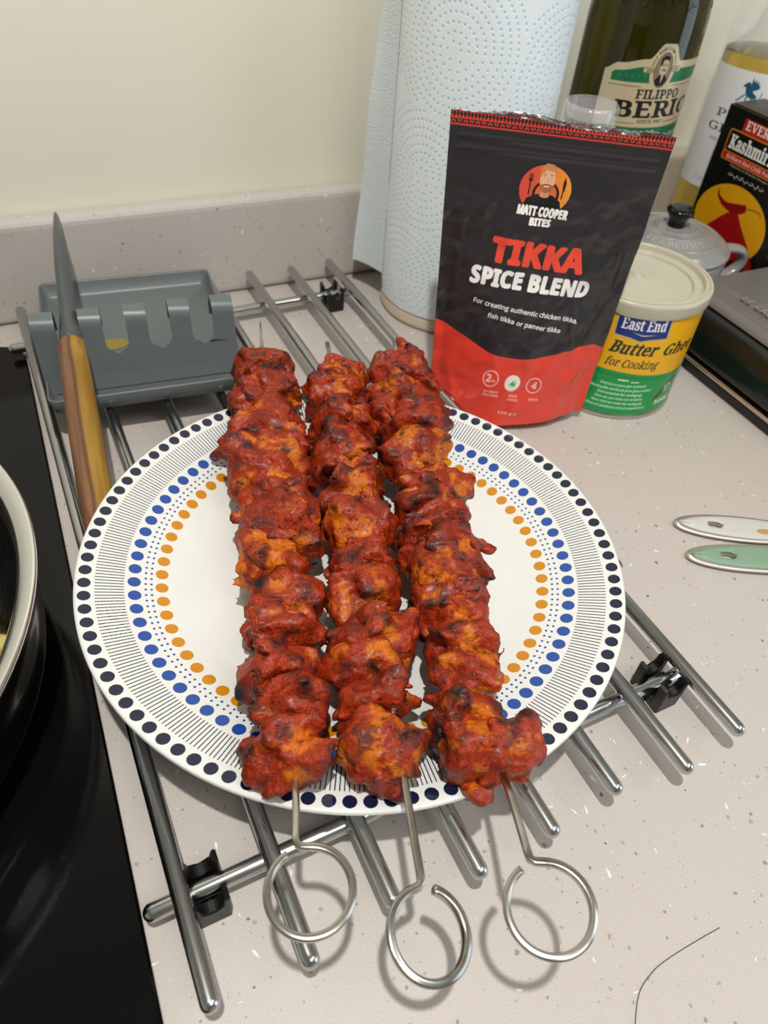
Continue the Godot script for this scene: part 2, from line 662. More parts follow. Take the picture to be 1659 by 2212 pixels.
const ROD_R := 0.0035
func trivet() -> void:
	var steel := metal(Color(0.75, 0.755, 0.76), 0.17)
	steel.anisotropy_enabled = true
	steel.anisotropy = 0.5
	bump(triplanar(steel, Vector3(300, 300, 8)), noise_tex(noise(0.05, 3), 256), 0.0006)
	var plastic := mat(Color(0.016, 0.016, 0.017), 0.42)
	var o := thing("rod_trivet", Vector3(0.1000, 0, -0.307), deg_to_rad(1.567))
	# eight long rods on top of two cross rods; in the trivet's own axes the rods run along z
	for k in 8:
		var x := -0.1165 + 0.03475 * k
		var d := 0.003 * sin(k * 2.3)
		put("rod", tube(PackedVector3Array([Vector3(x, 0.0186, -0.2345 + d * 0.5), Vector3(x, 0.0186, 0.2365 + d)]), ROD_R, 20), o, steel)
	for z in [-0.1985, 0.1985]:
		put("cross_rod", tube(PackedVector3Array([Vector3(-0.1275, 0.0106, z), Vector3(0.1285, 0.0106, z)]), ROD_R, 20), o, steel)
	# black clips: two cradles on each side of the cross rod, open at the top
	for p in [[-0.1075, 0.1985], [0.1165, 0.1985], [0.1140, -0.1985], [-0.1070, -0.1985]]:
		for s in [-1.0, 1.0]:
			var pr := PackedVector2Array([Vector2(-0.0066, 0), Vector2(0.0066, 0), Vector2(0.0070, 0.0178), Vector2(0.0054, 0.0186), Vector2(0.0045, 0.0160)])
			for q in 13:
				var a := PI * q / 12
				pr.append(Vector2(cos(a) * 0.0043, 0.0148 - sin(a) * 0.0036))
			pr.append(Vector2(-0.0045, 0.0160))
			pr.append(Vector2(-0.0054, 0.0186))
			pr.append(Vector2(-0.0070, 0.0178))
			var c := put("clip", prism(pr, 0.0052, 0.0006), o, plastic)
			c.position = Vector3(p[0], 0.0, p[1] + s * 0.0072)
		var b := put("clip_base", round_box(Vector3(0.0132, 0.0058, 0.0150), 0.0008, 2), o, plastic)
		b.position = Vector3(p[0], 0.0030, p[1])
	tag(o, "stainless steel trivet of eight long rods with black plastic clips under the plate", "trivet")

func plate() -> void:
	var w := 2048
	var im := Image.create(w, w, false, Image.FORMAT_RGB8)
	var white := Color(0.885, 0.888, 0.882)
	im.fill(white)
	var R := 0.1320
	var k := w / (2 * R) / SS
	var mid := Vector2(w, w) / 2 / SS
	var navy := hexc("141b38")
	var blue := hexc("20499c")
	var ochre := hexc("c98414")
	var pol := func(a: float, r: float) -> Vector2: return mid + Vector2(sin(a), cos(a)) * r * k
	for i in 103:
		disc(im, pol.call(deg_to_rad(-29.1 - 61.4 + i * 360.0 / 103), 0.1268), Vector2.ONE * 0.00278 * k, navy)
	for i in 412:
		var a := deg_to_rad(i * 360.0 / 412 + 0.3)
		stroke(im, [pol.call(a, 0.1101), pol.call(a, 0.1224)], 0.00042 * k, navy)
	for i in 82:
		disc(im, pol.call(deg_to_rad(-71.3 - 61.4 + 4.39 * i), 0.1058), Vector2.ONE * 0.00285 * k, blue)
	for i in 188:
		for r in [0.1009, 0.0984]:
			disc(im, pol.call(TAU * i / 188.0, r), Vector2.ONE * 0.00058 * k, blue, 12)
	for i in 71:
		disc(im, pol.call(deg_to_rad(-74.5 - 61.4 + 360.0 / 71 * i), 0.0938), Vector2.ONE * 0.00285 * k, ochre)
	var glaze := mat(Color.WHITE, 0.1)
	glaze.metallic_specular = 0.4
	glaze.albedo_texture = ImageTexture.create_from_image(im)
	glaze.clearcoat_enabled = true
	glaze.clearcoat = 0.3
	glaze.clearcoat_roughness = 0.04
	var bare := mat(white, 0.12)
	var top := PackedVector2Array([Vector2(0, 0.0285), Vector2(0.06, 0.0285), Vector2(0.078, 0.0288), Vector2(0.086, 0.0303), Vector2(0.0938, 0.0326), Vector2(0.1058, 0.0364), Vector2(0.1180, 0.0401), Vector2(0.1268, 0.0426), Vector2(0.1300, 0.0432), Vector2(0.1312, 0.0428)])
	var under := PackedVector2Array([Vector2(0.1312, 0.0428), Vector2(0.1314, 0.0420), Vector2(0.1302, 0.0408), Vector2(0.1180, 0.0368), Vector2(0.0938, 0.0288), Vector2(0.084, 0.0262), Vector2(0.076, 0.0255), Vector2(0.075, 0.0229), Vector2(0.072, 0.0229), Vector2(0.070, 0.0250), Vector2(0.0, 0.0250)])
	var o := thing("dinner_plate", Vector3(0.1058, 0, -0.2185))
	var parts := [["dish_face", smooth_profile(top), glaze], ["underside", smooth_profile(under), bare]]
	for p in parts:
		var pr: PackedVector2Array = p[1]
		put(p[0], grid(192, pr.size() - 1,
			func(i, j):
				var a: float = TAU * (i % 192) / 192
				return Vector3(sin(a) * pr[j].x, pr[j].y, cos(a) * pr[j].x),
			func(i, j):
				var a: float = TAU * i / 192
				return Vector2(0.5 + sin(a) * pr[j].x / (2 * R), 0.5 + cos(a) * pr[j].x / (2 * R))), o, p[2])
	tag(o, "large white dinner plate ringed with navy, blue and ochre dots under the skewers", "plate")

func smooth_profile(p: PackedVector2Array, n := 4) -> PackedVector2Array:
	var out := PackedVector2Array()
	for i in p.size() - 1:
		for k in n:
			out.append(p[i].cubic_interpolate(p[i + 1], p[maxi(i - 1, 0)], p[mini(i + 2, p.size() - 1)], float(k) / n))
	out.append(p[-1])
	return out

func skewers() -> void:
	var steel := metal(Color(0.80, 0.80, 0.79), 0.2)
	steel.albedo_texture = tint_tex(noise(0.012, 4, FastNoiseLite.TYPE_SIMPLEX_SMOOTH, 31), Color(0.40, 0.28, 0.16), Color(1, 1, 1), 256, 0.22)
	triplanar(steel, Vector3.ONE * 14.0)
	# ring: centre, the way its plane leans, which way it is bent
	var rings := [[Vector3(0.0275, 0.0643, -0.0733), Vector3(0.003, 1, -0.017), 1.0, Vector3(0.0284, 0.0643, -0.0850)], [Vector3(0.0580, 0.0561, -0.0492), Vector3(0.309, 1, 0.184), -1.0, Vector3(0.0618, 0.0561, -0.0633)], [Vector3(0.0931, 0.0676, -0.0385), Vector3(-0.1, 1, 0.021), 1.0, Vector3(0.0951, 0.0676, -0.0525)]]
	for q in 3:
		var s = SKEWERS[q]
		var rg = rings[q]
		var c: Vector3 = rg[0]
		var n: Vector3 = rg[1].normalized()
		var bend: Vector3 = rg[3]
		var u: Vector3 = bend - c
		u = (u - n * u.dot(n)).normalized()
		bend = c + u * (0.0137)
		var v := n.cross(u) * -float(rg[2])
		var tip: Vector3 = s.tip
		var exit: Vector3 = s.exit
		var pts := PackedVector3Array()
		for k in 24:
			pts.append(tip.lerp(exit, k / 24.0))
		for p in curve([exit, exit.lerp(bend, 0.45) + Vector3(0, 0.0006, 0), bend - u * -0.0035], 6):
			pts.append(p)
		# the kink, then round the ring to just short of where it began
		pts.append(bend + u * 0.0012)
		pts.append(bend + v * 0.0012)
		for k in 57:
			var a := 0.34 + (TAU - 0.34 - 0.30) * k / 56
			pts.append(c + (u * cos(a) + v * sin(a)) * 0.0133)
		var o := thing("metal_skewer", Vector3.ZERO)
		var st := SurfaceTool.new()
		st.begin(Mesh.PRIMITIVE_TRIANGLES)
		square_wire(st, pts, 0.00128 if q != 1 else 0.00142, q != 1)
		st.generate_normals()
		put("wire", st.commit(), o, steel)
		tag(o, ["steel skewer with a ring handle at the left of the three, threaded through chicken", "steel skewer with a tilted ring handle, middle of the three", "steel skewer with a ring handle at the right of the three, threaded through chicken"][q], "skewer", "ring-handled skewers of chicken")

# wire of a rounded square section
func square_wire(st: SurfaceTool, pts: PackedVector3Array, r: float, pointed := true) -> void:
	var n := pts.size()
	var nx := Vector3.UP
	var fr := []
	for i in n:
		var t := (pts[mini(i + 1, n - 1)] - pts[maxi(i - 1, 0)]).normalized()
		nx = (nx - t * nx.dot(t)).normalized()
		var taper := clampf(0.40 + i * 0.2, 0.0, 1.0) if pointed else 1.0
		fr.append([pts[i], nx, t.cross(nx), r * taper])
	fr.insert(0, [pts[0], fr[0][1], fr[0][2], 0.0])
	fr.append([pts[n - 1], fr[-1][1], fr[-1][2], 0.0])
	grid_into(st, 16, fr.size() - 1, func(i, j):
		var a: float = TAU * (i % 16) / 16 + PI / 4
		var co := cos(a)
		var si := sin(a)
		var k: float = fr[j][3] / pow(pow(absf(co), 5) + pow(absf(si), 5), 0.2)
		return fr[j][0] + (fr[j][1] * co + fr[j][2] * si) * k, null, true)

func hair() -> void:
	var pts := curve([Vector3(0.1240, 0.0004, -0.0020), Vector3(0.1297, 0.0004, -0.0083), Vector3(0.1353, 0.0005, -0.0126), Vector3(0.1433, 0.0006, -0.0152), Vector3(0.1493, 0.0005, -0.0160), Vector3(0.1578, 0.0003, -0.0164), Vector3(0.1687, 0.0003, -0.0165), Vector3(0.1776, 0.0003, -0.0164)], 6)
	var o := put("hair_strand", tube(pts, 0.00014, 6), self, mat(Color(0.10, 0.065, 0.05), 0.5))
	tag(o, "single thin dark hair lying on the worktop at the bottom right", "hair")

# ---------------------------------------------------------------- things behind the plate
func kitchen_roll() -> void:
	var R := 0.057
	var at := Vector3(0.305, 0, -0.4873)
	var lo := 0.012
	var hi := 0.29
	# printed and embossed swirls of dots, unrolled: x along the paper, y down from the top
	var w := 2048
	var hpx := 1600
	var len := TAU * R
	var kx := w / len / SS
	var ky := hpx / (hi - lo) / SS
	var im := Image.create(w, hpx, false, Image.FORMAT_RGB8)
	im.fill(Color(0.905, 0.935, 0.95))
	var em := Image.create(w, hpx, false, Image.FORMAT_RGB8)
	em.fill(Color(0.75, 0.75, 0.75))
	var origin := Vector2(-0.0482, 0.1965)
	for i in range(-3, 6):
		for j in range(-4, 4):
			var c := origin + Vector2(0.0787, -0.0157) * i + Vector2(-0.0136, -0.0781) * j
			for rr in 9:
				var rad := 0.0030 + 0.0051 * rr
				var n := maxi(6, int(TAU * rad / 0.0034))
				for q in n:
					var a := TAU * q / n
					var r2 := rad + 0.0051 * a / TAU
					var p := c + Vector2(cos(a), sin(a)) * r2
					if p.x < -0.21 or p.x > len - 0.21:
						continue
					# each swirl keeps to its own ground: skip a dot nearer to another swirl's centre
					var own := true
					for g in [Vector2(0.0787, -0.0157), Vector2(-0.0136, -0.0781), Vector2(0.0651, -0.0938), Vector2(0.0923, 0.0624)]:
						for sg in [-1.0, 1.0]:
							if p.distance_to(c + g * sg) < r2 + 0.0022:
								own = false
					if not own:
						continue
					var px := Vector2(fposmod(p.x, len) * kx, (hi - p.y) * ky)
					if px.y < 2 or px.y > hpx / SS - 2:
						continue
					var rx := 0.00060
					disc(em, px, Vector2(rx * 1.5 * kx, rx * 1.5 * ky), Color(0.25, 0.25, 0.25), 8)
					if true:
						disc(im, px, Vector2(rx * kx, rx * ky), Color(0.55, 0.79, 0.92), 8)
	# softened embossing with the paper's own fibre
	em.resize(w / 2, hpx / 2, Image.INTERPOLATE_BILINEAR)
	var paper := mat(Color.WHITE, 0.9)
	paper.albedo_texture = ImageTexture.create_from_image(im)
	bump(paper, ImageTexture.create_from_image(em), 0.035)
	paper.rim_enabled = true
	paper.rim = 0.2
	var o := thing("kitchen_roll", at)
	var nz := noise(60.0, 2)
	put("paper_roll", grid(128, 20, func(i, j):
		var a: float = TAU * (i % 128) / 128
		var y: float = lerpf(hi, lo, j / 20.0)
		var r := R + 0.0006 * nz.get_noise_3d(cos(a) * 0.06, y * 0.5, sin(a) * 0.06)
		if j == 0 or j == 20:
			r -= 0.0012
		return Vector3(sin(a) * r, y, cos(a) * r),
		func(i, j): return Vector2(float(i) / 128, j / 20.0)), o, paper)
	var plain := mat(Color(0.93, 0.935, 0.93), 0.92)
	bump(triplanar(plain, Vector3.ONE * 30.0), noise_tex(noise(0.06, 4), 256), 0.03)
	for e in [lo, hi]:
		put("end_face", lathe(PackedVector2Array([Vector2(0.021, e), Vector2(R - 0.0012, e)]), 64), o, plain)
	put("cardboard_core", lathe(PackedVector2Array([Vector2(0.0195, lo), Vector2(0.021, lo), Vector2(0.021, hi), Vector2(0.0195, hi), Vector2(0.0195, lo)]), 48), o, mat(hexc("a58c6c"), 0.9))
	# the loose end hangs off the left behind the roll with a perforated, wavy edge
	var sheet := grid(14, 40, func(i, j):
		var t: float = i / 14.0
		var v: float = j / 40.0
		var y := lerpf(hi, lo + 0.0145, v)
		var a := deg_to_rad(-105.0)
		var s := Vector3(sin(a) * (R + 0.0005), y, cos(a) * (R + 0.0005))
		var edge := Vector3(lerpf(-0.0555, -0.0675, v) + 0.0009 * sin(y * 900.0) * t, y - 0.001 * t * v, -0.0425 + 0.004 * sin(v * 5.0))
		return s.lerp(edge, t) + Vector3(0.0, 0.0, -0.006) * sin(t * PI) * 0.6)
	var loose := mat(Color(0.84, 0.88, 0.895), 0.92)
	loose.backlight_enabled = true
	loose.backlight = Color(0.25, 0.25, 0.25)
	bump(triplanar(loose, Vector3.ONE * 30.0), noise_tex(noise(0.06, 4), 256), 0.04)
	var ls := put("loose_sheet", sheet, o, loose)
	ls.set_meta("label", "loose end of the paper with a torn perforated edge")
	tag(o, "white kitchen paper roll embossed with blue dotted swirls behind the black pouch", "kitchen roll")
	# holder under it: a low beige disc with a post
	var h := thing("roll_holder", at)
	var beige := mat(hexc("c9b9a6"), 0.45)
	put("base", lathe(rounded([Vector2(0, 0.0), Vector2(0.055, 0.0), Vector2(0.057, 0.003), Vector2(0.055, 0.0115), Vector2(0, 0.0115)], 0.003, 4), 96), h, beige)
	put("post", lathe(rounded([Vector2(0.006, 0.0115), Vector2(0.006, 0.31), Vector2(0.0, 0.315)], 0.003), 24), h, beige)
	tag(h, "beige round holder base under the kitchen paper roll", "holder")

# point of the pouch's flat sheet and how far it swells there
func pouch_point(u: float, v: float, side: float) -> Vector3:
	var tl := Vector3(0.2191, 0.1883, -0.3725)
	var tr := Vector3(0.3193, 0.1884, -0.3072)
	var bl := Vector3(0.2189, 0.0, -0.3520)
	var br := Vector3(0.3170, 0.0075, -0.3097)
	var p := tl.lerp(tr, u).lerp(bl.lerp(br, u), v)
	var n := Vector3(-0.46, 0.10, 0.88).normalized()
	var flat := clampf((minf(u, 1.0 - u) - 0.055) / 0.40, 0.0, 1.0)
	var across := sin(flat * PI / 2)
	var deep := 0.0
	if side > 0:
		deep = 0.0165 * smoothstep(0.06, 1.0, v) * (0.75 + 0.25 * v)
	else:
		deep = -0.0105 * smoothstep(0.06, 0.9, v)
	p += n * deep * pow(across, 0.85)
	# the zip: two ridges under the printed band
	if u > 0.045 and u < 0.955:
		for z in [0.062, 0.093]:
			p += n * side * 0.0007 * exp(-pow((v - z) / 0.0055, 2.0))
	# creases and dents of the foil
	var nz := pouch_noise
	p += n * side * 0.0016 * nz.get_noise_2d(u * 0.10 + v * 0.02, v * 0.16) * smoothstep(0.08, 0.25, v)
	# long diagonal rumples, stronger towards the right-hand seam
	p += n * side * 0.0014 * nz.get_noise_2d((u * 0.8 + v * 0.45) * 0.16, (v - u * 0.4) * 0.035 + 3.0) * smoothstep(0.35, 0.85, u) * smoothstep(0.1, 0.3, v)
	if side > 0:
		# folds that run down from the corners of the gusset
		for f in [[Vector2(0.93, 0.70), Vector2(0.72, 0.98), 0.0016], [Vector2(0.06, 0.76), Vector2(0.20, 0.98), 0.0014], [Vector2(0.98, 0.40), Vector2(0.78, 0.80), -0.0016], [Vector2(0.90, 0.14), Vector2(0.94, 0.62), 0.0014], [Vector2(0.70, 0.45), Vector2(0.88, 0.86), 0.0013], [Vector2(0.10, 0.2), Vector2(0.08, 0.6), 0.0008]]:
			var a: Vector2 = f[0]
			var ab: Vector2 = f[1] - a
			var q := Vector2(u, v) - a
			var t: float = clampf(q.dot(ab) / ab.length_squared(), 0.0, 1.0)
			var d := (q - ab * t).length()
			p += n * float(f[2]) * exp(-pow(d / 0.022, 2.0)) * sin(t * PI)
	if v > 0.9:
		p.y = maxf(p.y, 0.0006)
	return p

var pouch_noise: FastNoiseLite
func pouch() -> void:
	pouch_noise = noise(38.0, 3, FastNoiseLite.TYPE_SIMPLEX_SMOOTH, 41)
	var w := 1024
	var h := 1536
	var black := hexc("262428")
	var red := hexc("e2402f")
	var im := canvas(w, h, black)
	var at := func(u: float, v: float) -> Vector2: return Vector2(u * w, v * h)
	# bottom colour, with a swooping upper edge
	var edge := PackedVector2Array()
	var sw := [[-0.02, 0.625], [0.12, 0.657], [0.30, 0.712], [0.467, 0.735], [0.63, 0.728], [0.795, 0.706], [0.93, 0.697], [1.02, 0.716]]
	for i in sw.size() - 1:
		for k in 8:
			var t := k / 8.0
			var a: Array = sw[maxi(i - 1, 0)]
			var d: Array = sw[mini(i + 2, sw.size() - 1)]
			edge.append(at.call(lerpf(sw[i][0], sw[i + 1][0], t), cubic_interpolate(sw[i][1], sw[i + 1][1], a[1], d[1], t)))
	edge.append(at.call(1.02, 0.716))
	edge.append(at.call(1.02, 1.02))
	edge.append(at.call(-0.02, 1.02))
	poly(im, edge, red)
	# ornamental band along the top
	bar(im, 0, 0, w, 2, red)
	for i in 62:
		var x := (i + 0.5) * w / 62.0
		disc(im, Vector2(x, 6), Vector2(3.6, 4.0), red, 12)
		poly(im, PackedVector2Array([Vector2(x - 8, 28), Vector2(x, 11), Vector2(x + 8, 28)]), red)
	bar(im, 0, 27, w, 3, red)
	for i in 36:
		var x := (i + 0.5) * w / 36.0
		var up := i % 2 == 0
		var fan := PackedVector2Array([Vector2(x, 45 if up else 33)])
		for k in 13:
			var a := PI * k / 12
			fan.append(Vector2(x + cos(a) * 11.5, (45 - sin(a) * 12) if up else (33 + sin(a) * 12)))
		poly(im, fan, red)
		for k in 5:
			var a := PI * (k + 1) / 6
			stroke(im, [Vector2(x, 45 if up else 33), Vector2(x + cos(a) * 11, (45 - sin(a) * 12) if up else (33 + sin(a) * 12))], 1.2, black)
	bar(im, 0, 50, w, 5, red)
	for i in 84:
		disc(im, Vector2((i + 0.5) * w / 84.0, 57), Vector2(2.6, 2.6), red, 10)
	# badge: split disc, a bearded man in a black tee between fork and knife
	var c := at.call(0.478, 0.186) as Vector2
	var rx := 127.0
	var ry := 109.0
	for k in 48:
		var x0 := -1.0 + 2.0 * k / 48
		var x1 := x0 + 2.0 / 48 + 0.002
		var col := Color(0.86, 0.30, 0.26).lerp(Color(0.90, 0.38, 0.22), k / 24.0) if k < 24 else Color(0.93, 0.48, 0.17).lerp(Color(0.95, 0.62, 0.25), (k - 24) / 24.0)
		var y0 := sqrt(maxf(0, 1 - x0 * x0))
		var y1 := sqrt(maxf(0, 1 - x1 * x1))
		poly(im, PackedVector2Array([c + Vector2(x0 * rx, -y0 * ry), c + Vector2(x1 * rx, -y1 * ry), c + Vector2(x1 * rx, y1 * ry), c + Vector2(x0 * rx, y0 * ry)]), col)
	var dark := hexc("171519")
	disc(im, c + Vector2(6, 20), Vector2(66, 62), dark)
	disc(im, c + Vector2(6, 20), Vector2(54, 51), Color(0.90, 0.42, 0.22))
	# fork and knife
	stroke(im, [c + Vector2(-76, -62), c + Vector2(-78, 30)], 6, dark)
	for k in 3:
		stroke(im, [c + Vector2(-84 + k * 8, -66), c + Vector2(-84 + k * 8, -38)], 3.4, dark)
	bar(im, c.x - 86, c.y - 42, 20, 8, dark)
	poly(im, PackedVector2Array([c + Vector2(88, -64), c + Vector2(97, -40), c + Vector2(94, -4), c + Vector2(84, 0), c + Vector2(82, -40)]), dark)
	stroke(im, [c + Vector2(88, -4), c + Vector2(84, 34)], 6, dark)
	# shoulders, neck, head
	var tee := hexc("121114")
	poly(im, PackedVector2Array([c + Vector2(-40, 22), c + Vector2(40, 22), c + Vector2(82, 46), c + Vector2(96, 96), c + Vector2(52, 104), c + Vector2(-60, 104), c + Vector2(-104, 92), c + Vector2(-84, 44)]), tee)
	var skin := hexc("eab48c")
	bar(im, c.x - 20, c.y + 4, 42, 24, hexc("d79a72"))
	disc(im, c + Vector2(1, 26), Vector2(24, 10), hexc("d79a72"))
	disc(im, c + Vector2(4, -44), Vector2(37, 54), skin)
	poly(im, PackedVector2Array([c + Vector2(-34, -52), c + Vector2(-36, -92), c + Vector2(-12, -116), c + Vector2(26, -112), c + Vector2(42, -92), c + Vector2(40, -52), c + Vector2(32, -80), c + Vector2(-8, -88)]), hexc("c98a55"))
	var beard := PackedVector2Array()
	for k in 15:
		var a := PI * k / 14
		beard.append(c + Vector2(4 + cos(a) * 37, -28 + sin(a) * 42))
	beard.append(c + Vector2(-24, -22))
	beard.append(c + Vector2(4, -28))
	beard.append(c + Vector2(32, -22))
	poly(im, beard, hexc("b06a3c"))
	disc(im, c + Vector2(4, -14), Vector2(14, 6), hexc("f0d8cc"))
	disc(im, c + Vector2(4, -10), Vector2(12, 4), hexc("c65c50"))
	stroke(im, [c + Vector2(-14, -20), c + Vector2(4, -25), c + Vector2(22, -20)], 5, hexc("8a4c2c"))
	for s in [-1, 1]:
		stroke(im, [c + Vector2(4 + s * 9, -67), c + Vector2(4 + s * 24, -66)], 3.0, hexc("8a5a38"))
		disc(im, c + Vector2(4 + s * 16, -56), Vector2(5.4, 2.4), Color(0.95, 0.92, 0.9), 14)
		disc(im, c + Vector2(4 + s * 16, -56), Vector2(2.6, 2.4), hexc("4a3a30"), 12)
	stroke(im, [c + Vector2(5, -54), c + Vector2(8, -36), c + Vector2(0, -34)], 2.2, hexc("c98d66"))
	disc(im, c + Vector2(-80, 90), Vector2(20, 8), skin)
	disc(im, c + Vector2(70, 98), Vector2(18, 8), skin)
	# lettering
	var white := Color(0.97, 0.96, 0.95)
	text(im, "MATT COOPER", "sansbold", white, at.call(0.362, 0.262), at.call(0.607, 0.267), 42, 0.05, 2.2)
	text(im, "BITES", "sansbold", white, at.call(0.430, 0.292), at.call(0.532, 0.294), 34, 0.05, 2.2)
	text(im, "TIKKA", "sansbold", hexc("ea4a36"), at.call(0.262, 0.411), at.call(0.742, 0.430), 112, 0.02, 7.0)
	text(im, "SPICE BLEND", "sansbold", white, at.call(0.170, 0.486), at.call(0.800, 0.513), 84, 0.02, 5.0)
	text(im, "For creating authentic chicken tikka,", "sans", white, at.call(0.200, 0.556), at.call(0.785, 0.606), 33, 0.0, 0.9)
	text(im, "fish tikka or paneer tikka", "sans", white, at.call(0.284, 0.601), at.call(0.703, 0.645), 33, 0.0, 0.9)
	var pale := hexc("f6c7bd")
	for k in 3:
		var q := at.call([0.354, 0.487, 0.621][k], [0.812, 0.827, 0.838][k]) as Vector2
		if k == 1:
			disc(im, q, Vector2(48, 48), Color(0.93, 0.92, 0.89))
			for g in [[-26, 12, 20, -20], [-14, 20, 28, -6]]:
				poly(im, PackedVector2Array([q + Vector2(g[0], g[1]), q + Vector2((g[0] + g[2]) / 2 + 6, (g[1] + g[3]) / 2 + 12), q + Vector2(g[2], g[3]), q + Vector2((g[0] + g[2]) / 2 - 2, (g[1] + g[3]) / 2 - 2)]), hexc("4f9a3c"))
		else:
			ring(im, q, 48, 6, pale, red)
	text(im, "2", "sansbold", pale, at.call(0.326, 0.823), at.call(0.352, 0.825), 44, 0, 1.5)
	text(im, "KG", "sansbold", pale, at.call(0.358, 0.824), at.call(0.380, 0.826), 16)
	text(im, "4", "sansbold", pale, at.call(0.607, 0.851), at.call(0.636, 0.853), 44, 0, 1.5)
	for t in [["OF MEAT", 0.365, 0.866, 0.045], ["PER BAG", 0.366, 0.880, 0.045], ["MILD", 0.503, 0.880, 0.026], ["SPICE", 0.503, 0.895, 0.032], ["STEPS", 0.633, 0.897, 0.032]]:
		text(im, t[0], "sansbold", pale, at.call(t[1] - t[3], t[2]), at.call(t[1] + t[3], t[2] + 0.004), 14)
	text(im, "120 g e", "sans", pale, at.call(0.426, 0.952), at.call(0.545, 0.960), 20, 0, 0.6)
	var foil := mat(Color.WHITE, 0.29)
	foil.albedo_texture = finish(im)
	foil.metallic_specular = 0.62
	var silver := mat(Color(0.88, 0.88, 0.89), 0.24, 0.9)
	bump(triplanar(silver, Vector3(30, 30, 30)), noise_tex(noise(0.02, 3, FastNoiseLite.TYPE_CELLULAR, 77), 256), 0.25)
	var o := thing("spice_pouch")
	var nu := 84
	var nv := 200
	# torn top: the printed front is torn a little lower in the middle than at its corners
	var torn := func(u: float) -> float:
		return 0.011 * smoothstep(0.30, 0.62, u) * (1.0 - smoothstep(0.83, 0.90, u)) + 0.0022 * pouch_noise.get_noise_1d(u * 1.6)
	put("front_panel", grid(nu, nv, func(i, j):
		var u := float(i) / nu
		var v := lerpf(torn.call(u), 1.0, float(j) / nv)
		return pouch_point(u, v, 1.0),
		func(i, j):
			var u := float(i) / nu
			return Vector2(u, lerpf(maxf(torn.call(u), 0.0), 1.0, float(j) / nv))), o, foil)
	var inner := func(i: int, j: int) -> Vector3:
		var u := float(i) / nu
		var rise := -0.004 - 0.012 * smoothstep(0.08, 0.3, u) * (1.0 - smoothstep(0.86, 0.97, u)) + 0.0035 * pouch_noise.get_noise_1d(40.0 + u * 2.0)
		return pouch_point(u, lerpf(torn.call(u) + rise + 0.004, 0.10, float(j) / 40), -1.0) + Vector3(0.46, -0.1, -0.88) * (0.0012 + 0.0025 * smoothstep(0.1, 0.4, u) * (1.0 - smoothstep(0.7, 0.95, u)) * (1.0 - float(j) / 40))
	var il := put("foil_lining", grid(nu, 40, inner), o, silver)
	il.set_meta("label", "crinkled silver inside of the torn pouch top")
	put("back_panel", grid(nu, 40, func(i, j):
		if j <= 3:
			return inner.call(i, j * 12) + Vector3(0.46, -0.1, -0.88) * 0.0006 + Vector3(0, -0.0008, 0)
		return pouch_point(float(i) / nu, lerpf(0.11, 0.985, (j - 4) / 36.0), -1.0) + Vector3(0.46, -0.1, -0.88) * 0.0034), o, mat(black, 0.36))
	# folded gusset closing the bottom
	put("gusset", grid(nu, 4, func(i, j):
		var u := float(i) / nu
		var t: float = j / 4.0
		return pouch_point(u, 0.997, 1.0).lerp(pouch_point(u, 0.985, -1.0) + Vector3(0.46, -0.1, -0.88) * 0.0034, t) + Vector3(0, 0.002 * sin(t * PI), 0)), o, mat(red, 0.4))
	tag(o, "black and red stand-up spice pouch with white lettering leaning beside the yellow tin", "pouch")

# label bent round a bottle or tin: angles in degrees about y from +z, heights in metres
func wrapped(a0: float, a1: float, y1: float, y0: float, r: float, n := 48, m := 1) -> ArrayMesh:
	return grid(n, m, func(i, j):
		var a := deg_to_rad(lerpf(a0, a1, float(i) / n))
		return Vector3(sin(a) * r, lerpf(y1, y0, float(j) / m), cos(a) * r))

